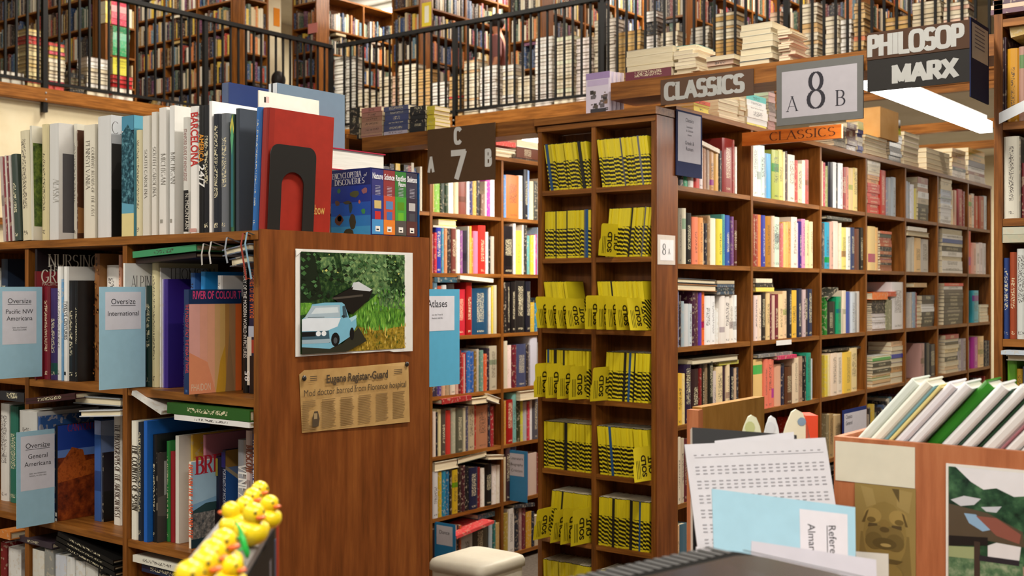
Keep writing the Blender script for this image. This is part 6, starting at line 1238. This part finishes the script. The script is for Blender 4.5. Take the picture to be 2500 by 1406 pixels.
sheet('plain white sheet lying foremost over the blue Reference card', tilted([(1830, 1450), (2142, 1450), (2139, 1366), (1835, 1320)], 1.40, 1340, .3), .002, 'd2d0dc')
sheet('grey-white slip beside the plain white sheet, before the dog picture', tilted([(2095, 1440), (2170, 1440), (2169, 1352), (2090, 1346)], 1.52, 1350, .2), .002, 'd0ccc4')
sheet('small white slip at the printer corner beneath the sheet of figures', tilted([(1690, 1440), (1760, 1440), (1745, 1346), (1700, 1334)], 1.44, 1340, .2), .002, 'e6e4ec')
# wooden box of white bindings
BY = 1.70; bl = on_y(2036, CY, BY).x; bt = zat('V', 2270, 1084, BY)
t = thing('book_trough', 'pinkish wooden trough on the counter, white bindings in it, dog picture on its front', 'trough', (bl + .26, BY + .07, CZ)); W2 = .26
def part(nm, a, b, mt): m = MB(); m.box(a, b, mt); m.build(nm, t)
hz = bt - CZ
part('front_panel', (-W2, -.07, 0), (W2, -.058, hz), WOOD_PINK); part('back_panel', (-W2, .058, 0), (W2, .07, hz), WOOD_PINK); part('side_panel', (-W2, -.0575, 0), (-W2 + .010, .0575, hz), WOOD_PINK); part('side_panel', (W2 - .010, -.0575, 0), (W2, .0575, hz - .06), WOOD_PINK); part('shelf', (-W2 + .0105, -.0575, hz - .034), (W2 - .0105, .0575, hz - .0185), WOOD_PINK)
pw = .0; x = bl + .0125; ln = math.radians(41); zb = bt - .0178
for i, (c, w, lab, rec) in enumerate([('d2dad2', .030, 'pale green-white binding first in the trough', .02), ('e2e0d2', .030, 'cream binding second in the trough', 0), ('70a0a8', .004, 'thin teal binding third in the trough', .0), ('e4d68e', .010, 'thin yellow binding in the trough', 0), ('e4e2e8', .026, 'white binding after the yellow one in the trough', 0), ('e2e2e4', .028, 'white binding before the bright green one', 0), ('2c7a1c', .034, 'bright green binding in the trough', .03), ('dedede', .030, 'white binding after the bright green one', 0), ('2c4838', .005, 'thin dark green binding in the trough', .01), ('dedede', .028, 'white binding between two dark green ones', 0), ('24442c', .007, 'second dark green binding in the trough', .015), ('dcdad8', .034, 'glossy white binding after the second dark green one', 0), ('a06870', .004, 'thin dull pink binding in the trough', .0), ('dedcda', .028, 'white binding after the dull pink one', 0), ('dedcda', .030, 'white binding leaning beside the rust-red one', 0), ('98381e', .075, 'rust-red binding at the picture edge in the trough', .0)]):
    w *= .56; x += ((w + pw)/2 + (w - pw)/2*math.sin(ln)**2)/math.cos(ln) + .0012; pw = w
    b_ = book('V', x - w/2, x + w/2, BY + .0135 + rec*.6, zb + w/2*math.sin(ln) + .001, .131, .085, c, lab, lean=ln, soft=False, plain=True, name='bound_volume', cat='binding', white=True)
card_on('blank cream card stuck on the wooden trough above the dog picture', 'V', BY - .0005, 2040, 2234, 1084, 1182, .001, 'dcdac8')
def dog(m, p, U, Z, W, H):
    k = [0]
    def e(cx, cy, rx, ry, c, a0=0, a1=360, n=16):
        k[0] += 1; m.quad([p(cx + rx*math.cos(math.radians(a0 + (a1-a0)*i/n)), cy + ry*math.sin(math.radians(a0 + (a1-a0)*i/n)), .001 + k[0]*.00003) for i in range(n)], mat(c, .45))
    def q(pts, c): k[0] += 1; m.quad([p(u, v, .001 + k[0]*.00003) for u, v in pts], mat(c, .45))
    q([(0, 0), (1, 0), (1, 1), (0, 1)], '94804a'); q([(.05, .0), (.95, .0), (.9, .5), (.1, .5)], '7c6a3a'); e(.5, .48, .36, .36, '8c7842'); q([(.1, .98), (.3, .96), (.36, .8), (.2, .76)], 'a08c56'); q([(.7, .98), (.95, .96), (.9, .74), (.7, .8)], 'a08c56'); q([(.62, .98), (.74, .98), (.74, .84)], '5c4e2c')
    e(.3, .68, .15, .08, 'a0894e'); e(.72, .68, .15, .08, 'a0894e'); e(.28, .635, .075, .03, '6c5a2e'); e(.74, .635, .075, .03, '6c5a2e'); e(.5, .6, .09, .05, '86703c'); q([(.12, .6), (.2, .72), (.24, .74), (.17, .6)], '5c4c28'); q([(.88, .6), (.82, .72), (.78, .74), (.84, .6)], '5c4c28')
    e(.36, .46, .18, .13, '7a683a'); e(.64, .46, .18, .13, '7a683a'); e(.5, .545, .08, .03, '5a4a28'); e(.33, .42, .15, .09, '6a5a30'); e(.67, .42, .15, .09, '6a5a30'); e(.5, .4, .2, .06, '5a4c28'); e(.52, .385, .09, .018, 'a8945c'); q([(.2, .26), (.8, .24), (.7, .2), (.3, .2)], '5a4c28'); e(.5, .1, .3, .1, '88743e')
    q([(.22, .56), (.38, .58), (.38, .6), (.24, .6)], '54462a'); q([(.62, .58), (.78, .56), (.78, .6), (.62, .6)], '54462a')
card_on('sepia picture of a flat-faced dog stuck on the wooden trough', 'V', BY - .0005, 2088, 2236, 1186, 1420, .001, 'a8945c', dog, name='dog_picture', cat='picture')
TREE = noise_mat('print_distant_trees', ['10201a', '284a34', '4a7450'], 55, .35, 8); WEED = noise_mat('print_weeds', ['2a4a3a', '5a7a58', '9aa88a'], 70, .35, 8)
def roofs(m, p, U, Z, W, H):
    k = [0]
    def q(pts, c, mt=None): k[0] += 1; m.quad([p(u, 1 - v, .001 + k[0]*.00003) for u, v in pts], mt or mat(c, .35))
    q([(.035, .02), (1, .02), (1, 1), (.035, 1)], 'x', TREE); q([(.12, .02), (1, .02), (1, .18), (.8, .2), (.6, .15), (.45, .17), (.3, .12)], 'e2e4ea'); q([(.035, .3), (.5, .34), (.9, .45), (.92, .56), (.4, .54), (.035, .56)], '54493a'); q([(.06, .27), (.22, .23), (.42, .24), (.34, .29), (.18, .31)], 'c8ccd4'); q([(.42, .3), (.66, .28), (.6, .33), (.48, .33)], 'c0c8d0'); q([(.22, .36), (.36, .36), (.54, .46), (.44, .48), (.28, .43)], '8cb0d0'); q([(.36, .37), (.6, .37), (.88, .47), (.86, .54), (.6, .5)], '8a5448')
    q([(.035, .54), (.5, .52), (.5, .58), (.035, .62)], '1c1a1a'); q([(.5, .58), (.6, .55), (.88, .56), (.86, .66), (.5, .66)], 'dcdce0'); q([(.035, .62), (.4, .6), (.4, .8), (.035, .78)], '98a478'); q([(.035, .7), (.9, .68), (1, 1), (.035, 1)], 'x', WEED); q([(.34, .56), (.41, .56), (.41, .98), (.34, .98)], '40342e'); q([(.4, .66), (.86, .66), (.86, .7), (.4, .7)], '2a2830'); q([(.9, .7), (1, .7), (1, 1), (.92, 1)], 'a08878'); q([(.55, .86), (.72, .82), (.74, .92), (.58, .96)], 'b0b4b0'); q([(.3, .96), (.6, .97), (.6, 1), (.3, 1)], '9a5a48')
card_on('colour photograph of rusty roofs among trees stuck on the wooden trough', 'V', BY - .0005, 2310, 2520, 1140, 1470, .0012, 'e4e2dc', roofs, name='photograph', cat='photograph')
# organiser, paper tabs and a red book behind the papers
ox = on_x(1790, CY, -1.15 if False else -1.02).x; oy0, oy1 = on_x(1714, CY, -1.02).y, on_x(1866, CY, -1.02).y; oz = zat('U', 1866, 968, -1.02)
t = thing('desk_organizer', 'tan wooden desk organizer standing behind the black folder', 'organizer', (-1.02, (oy0 + oy1)/2, CZ)); h2 = (oy1 - oy0)/2; hh = oz - CZ
for nm, a, b, mt in (('front_board', (-.02, -h2, 0), (0, h2, hh), WOOD_TAN), ('end_board', (-.022, -h2 - .018, 0), (.002, -h2 - .0005, hh - .004), WOOD_PINK)): m = MB(); m.box(a, b, mt); m.build(nm, t)
for i, (px, y0, y1, w, c, lab) in enumerate([(1835, 1014, 1075, 44, 'd8dcc0', 'pale green-white rounded paper tab nearest the organizer'), (1884, 1016, 1075, 34, 'dfe3e8', 'white rounded paper tab second from the organizer'), (1944, 1000, 1085, 60, 'e0dcc4', 'large cream rounded paper tab with a blue spot')]):
    d = 1.80 + .03*i; o = at_d(px, y0, d); r = o.z - CZ - .012; o.z = CZ + .0005; ww = w*d/F; r0 = (y1 - y0)*d/F
    t = thing('paper_tab', lab, 'paper tab', o, (0, 0, hd))
    m = MB(); r += .012; P_ = [(-ww*.66, 0, 0), (ww*.66, 0, 0), (ww*.62, 0, r - r0), (ww*.46, 0, r - r0*.45), (ww*.26, 0, r - r0*.1), (0, 0, r), (-ww*.18, 0, r - r0*.08), (-ww*.4, 0, r - r0*.45), (-ww*.62, 0, r - r0)]; m.slab(P_, .006, mat(c, .5)); m.build('card', t)
    m = MB(); 
    if i == 2: m.quad([(ww*.22 + .007*math.cos(k), -.001, r - r0*.35 + .007*math.sin(k)) for k in [j*.628 for j in range(10)]], mat('8098b0'))
    else: m.quad([(-ww*.1 + .008*math.cos(k), -.001, r - r0*.5 + .01*math.sin(k)) for k in [j*.628 for j in range(10)]], mat(['b8c088', 'd0d4dc'][i]))
    m.build('spot', t)
po = at_d(1985, 1090, 1.86); t = thing('notebook', 'small red-orange notebook standing behind the cream paper tab', 'notebook', po, (0, 0, hd)); m = MB(); m.box((-.012, 0, CZ - po.z), (.008, .05, .05), mat('d84828', .5)); m.build('cover', t); m = MB(); m.box((-.02, .002, CZ - po.z), (-.0125, .05, .042), PAGES); m.build('pages', t)
# step stool in the aisle
so = Vector((-2.98, 3.68, 0)); t = thing('step_stool', 'cream plastic step stool standing in the aisle before the yellow rack', 'stool', so, (0, 0, 0)); CP = mat('e0d8c4', .45, .4, 'cream_plastic')
m = MB(); lv = [(0, .40), (0, .425), (-.006, .438), (-.018, .445)]; rings = [rrect(-.16 - e, .13 + e, -.17 - e, .15 + e, .04) for e, z in lv]; n = len(rings[0])
m.add([(x, y, lv[i][1]) for i, r_ in enumerate(rings) for x, y in r_], [(i*n + k, i*n + (k+1) % n, (i+1)*n + (k+1) % n, (i+1)*n + k) for i in range(len(lv)-1) for k in range(n)] + [tuple((len(lv)-1)*n + k for k in range(n)), tuple(range(n-1, -1, -1))], CP, True); m.build('top', t)
m = MB(); m.prism(rrect(-.15, .12, -.16, .14, .035), .06, .399, CP); m.build('apron', t)
for x, y in ((-.12, -.13), (.09, -.13), (-.12, .11), (.09, .11)): m = MB(); m.box((x - .02, y - .02, 0), (x + .02, y + .02, .0595), CP); m.build('leg', t)

# ------------------------------------------------------------------ what is past three hundred of a kind: one object each
def vmat():
    m = bpy.data.materials.new('shelved_book_colours'); m.use_nodes = True; nt = m.node_tree; a = nt.nodes.new('ShaderNodeVertexColor'); a.layer_name = 'Col'; tc = nt.nodes.new('ShaderNodeTexCoord'); n = nt.nodes.new('ShaderNodeTexNoise'); n.inputs['Scale'].default_value = 70; n.inputs['Detail'].default_value = 1
    mx = nt.nodes.new('ShaderNodeMix'); mx.data_type = 'RGBA'; g = nt.nodes.new('ShaderNodeMath'); g.operation = 'GREATER_THAN'; g.inputs[1].default_value = .6; g2 = nt.nodes.new('ShaderNodeMath'); g2.operation = 'MULTIPLY'; g2.inputs[1].default_value = .4
    nt.links.new(tc.outputs['Object'], n.inputs['Vector']); nt.links.new(n.outputs['Fac'], g.inputs[0]); nt.links.new(g.outputs[0], g2.inputs[0]); nt.links.new(g2.outputs[0], mx.inputs['Factor']); nt.links.new(a.outputs[0], mx.inputs['A']); mx.inputs['B'].default_value = (.6, .5, .35, 1)
    nt.links.new(mx.outputs['Result'], nt.nodes['Principled BSDF'].inputs['Base Color']); nt.nodes['Principled BSDF'].inputs['Roughness'].default_value = .45; return m
VM = vmat(); bpy.context.view_layer.update()
def rest_of(kind, keep, label, group):
    top = [o for o in SC.objects if o.parent is None and o.get('category') == kind]
    def size(o):
        d = max(.5, (o.location - Vector((0, 0, EYE))).length); c = o.children[0] if o.type == 'EMPTY' else o; dm_ = c.dimensions
        x, y, z = o.location; dep = -SN*x + CS*y; px = CX + F*(CS*x + SN*y)/dep; py = CY - F*(z - EYE)/dep
        q = sorted(dm_)[1:] if False else [dm_.x*dm_.z]
        return (dm_.x*dm_.z)/d**2*(1 if -60 < px < 2560 and -40 < py < 1480 else .05)
    top.sort(key=size, reverse=True); m = MB(); cols = []
    for o in top[keep:]:
        for c in ([o] if o.type == 'MESH' else list(o.children)):
            me = c.data; M_ = c.matrix_world; off = len(m.v); m.v += [tuple(M_ @ v.co) for v in me.vertices]
            for p in me.polygons:
                mt = me.materials[p.material_index]; m.f.append([off + k for k in p.vertices]); m.sm.append(False)
                if mt in (COVER, PLAIN, PAGES_OC): m.m.append(m.mi(VM)); cols.append(tuple(c.color))
                else: m.m.append(m.mi(mt)); cols.append((1, 1, 1, 1))
        for c in list(o.children): bpy.data.objects.remove(c)
        bpy.data.objects.remove(o)
    if kind == 'book':
        for fr, a0, a1, f, z, h, dpt, c in STUFF:
            A = (a0, f, z) if fr == 'V' else (f, a0, z); B = (a1, f + dpt, z + h) if fr == 'V' else (f - dpt, a1, z + h); m.box(A, B, VM); cols += [rgb(c)]*6
    o = m.build(kind); at = o.data.color_attributes.new('Col', 'FLOAT_COLOR', 'CORNER')
    buf = []
    for p, c in zip(o.data.polygons, cols): buf += list(c)*p.loop_total
    at.data.foreach_set('color', buf); tag(o, label, kind, group, 'stuff')
def fill_bays(fr, front, ups, bays, zs, rows, h=.27):
    for b, r in [(b, r) for b in bays for r in rows]: fill(fr, ups[b] + .012, ups[b+1] - .012, front, zs[r], h)
U7x = [3.86, 4.40]; fill_bays('U', X7 - .012, U7x, [0], Z7, range(7)); fill_bays('U', X7 - .012, U7, [3], Z7, range(7))
fill_bays('U', X8 - .012, U8, [3, 4, 5, 6], Z8, [4]); fill_bays('U', X8 - .012, U8, [1, 2, 3, 4, 5, 6], Z8, [5]); fill_bays('U', X8 - .012, U8, range(7), Z8, [6])
z9x = z9 + [z9[-1] - .36, z9[-1] - .72]; fill_bays('V', Y9 + .012, [x9 + .17, x9 + .62, x9 + 1.24], [0, 1], z9x, range(1, 5), .24); fill_bays('V', Y9 + .012, [x9, x9 + .62, x9 + 1.24], [0, 1], z9x, [5], .3)
fill_bays('V', LY + .012, [-4.16, -3.65], [0], LZ, range(4), .33); fill_bays('V', LY + .012, [-2.658, -2.129], [0], LZ, [3], .33)
rest_of('book', 300, 'the many more books standing on gallery shelves and in far classics bays', None)
rest_of('paperback', 300, 'the many more paperbacks lying in small piles on gallery floor and shelves', None)
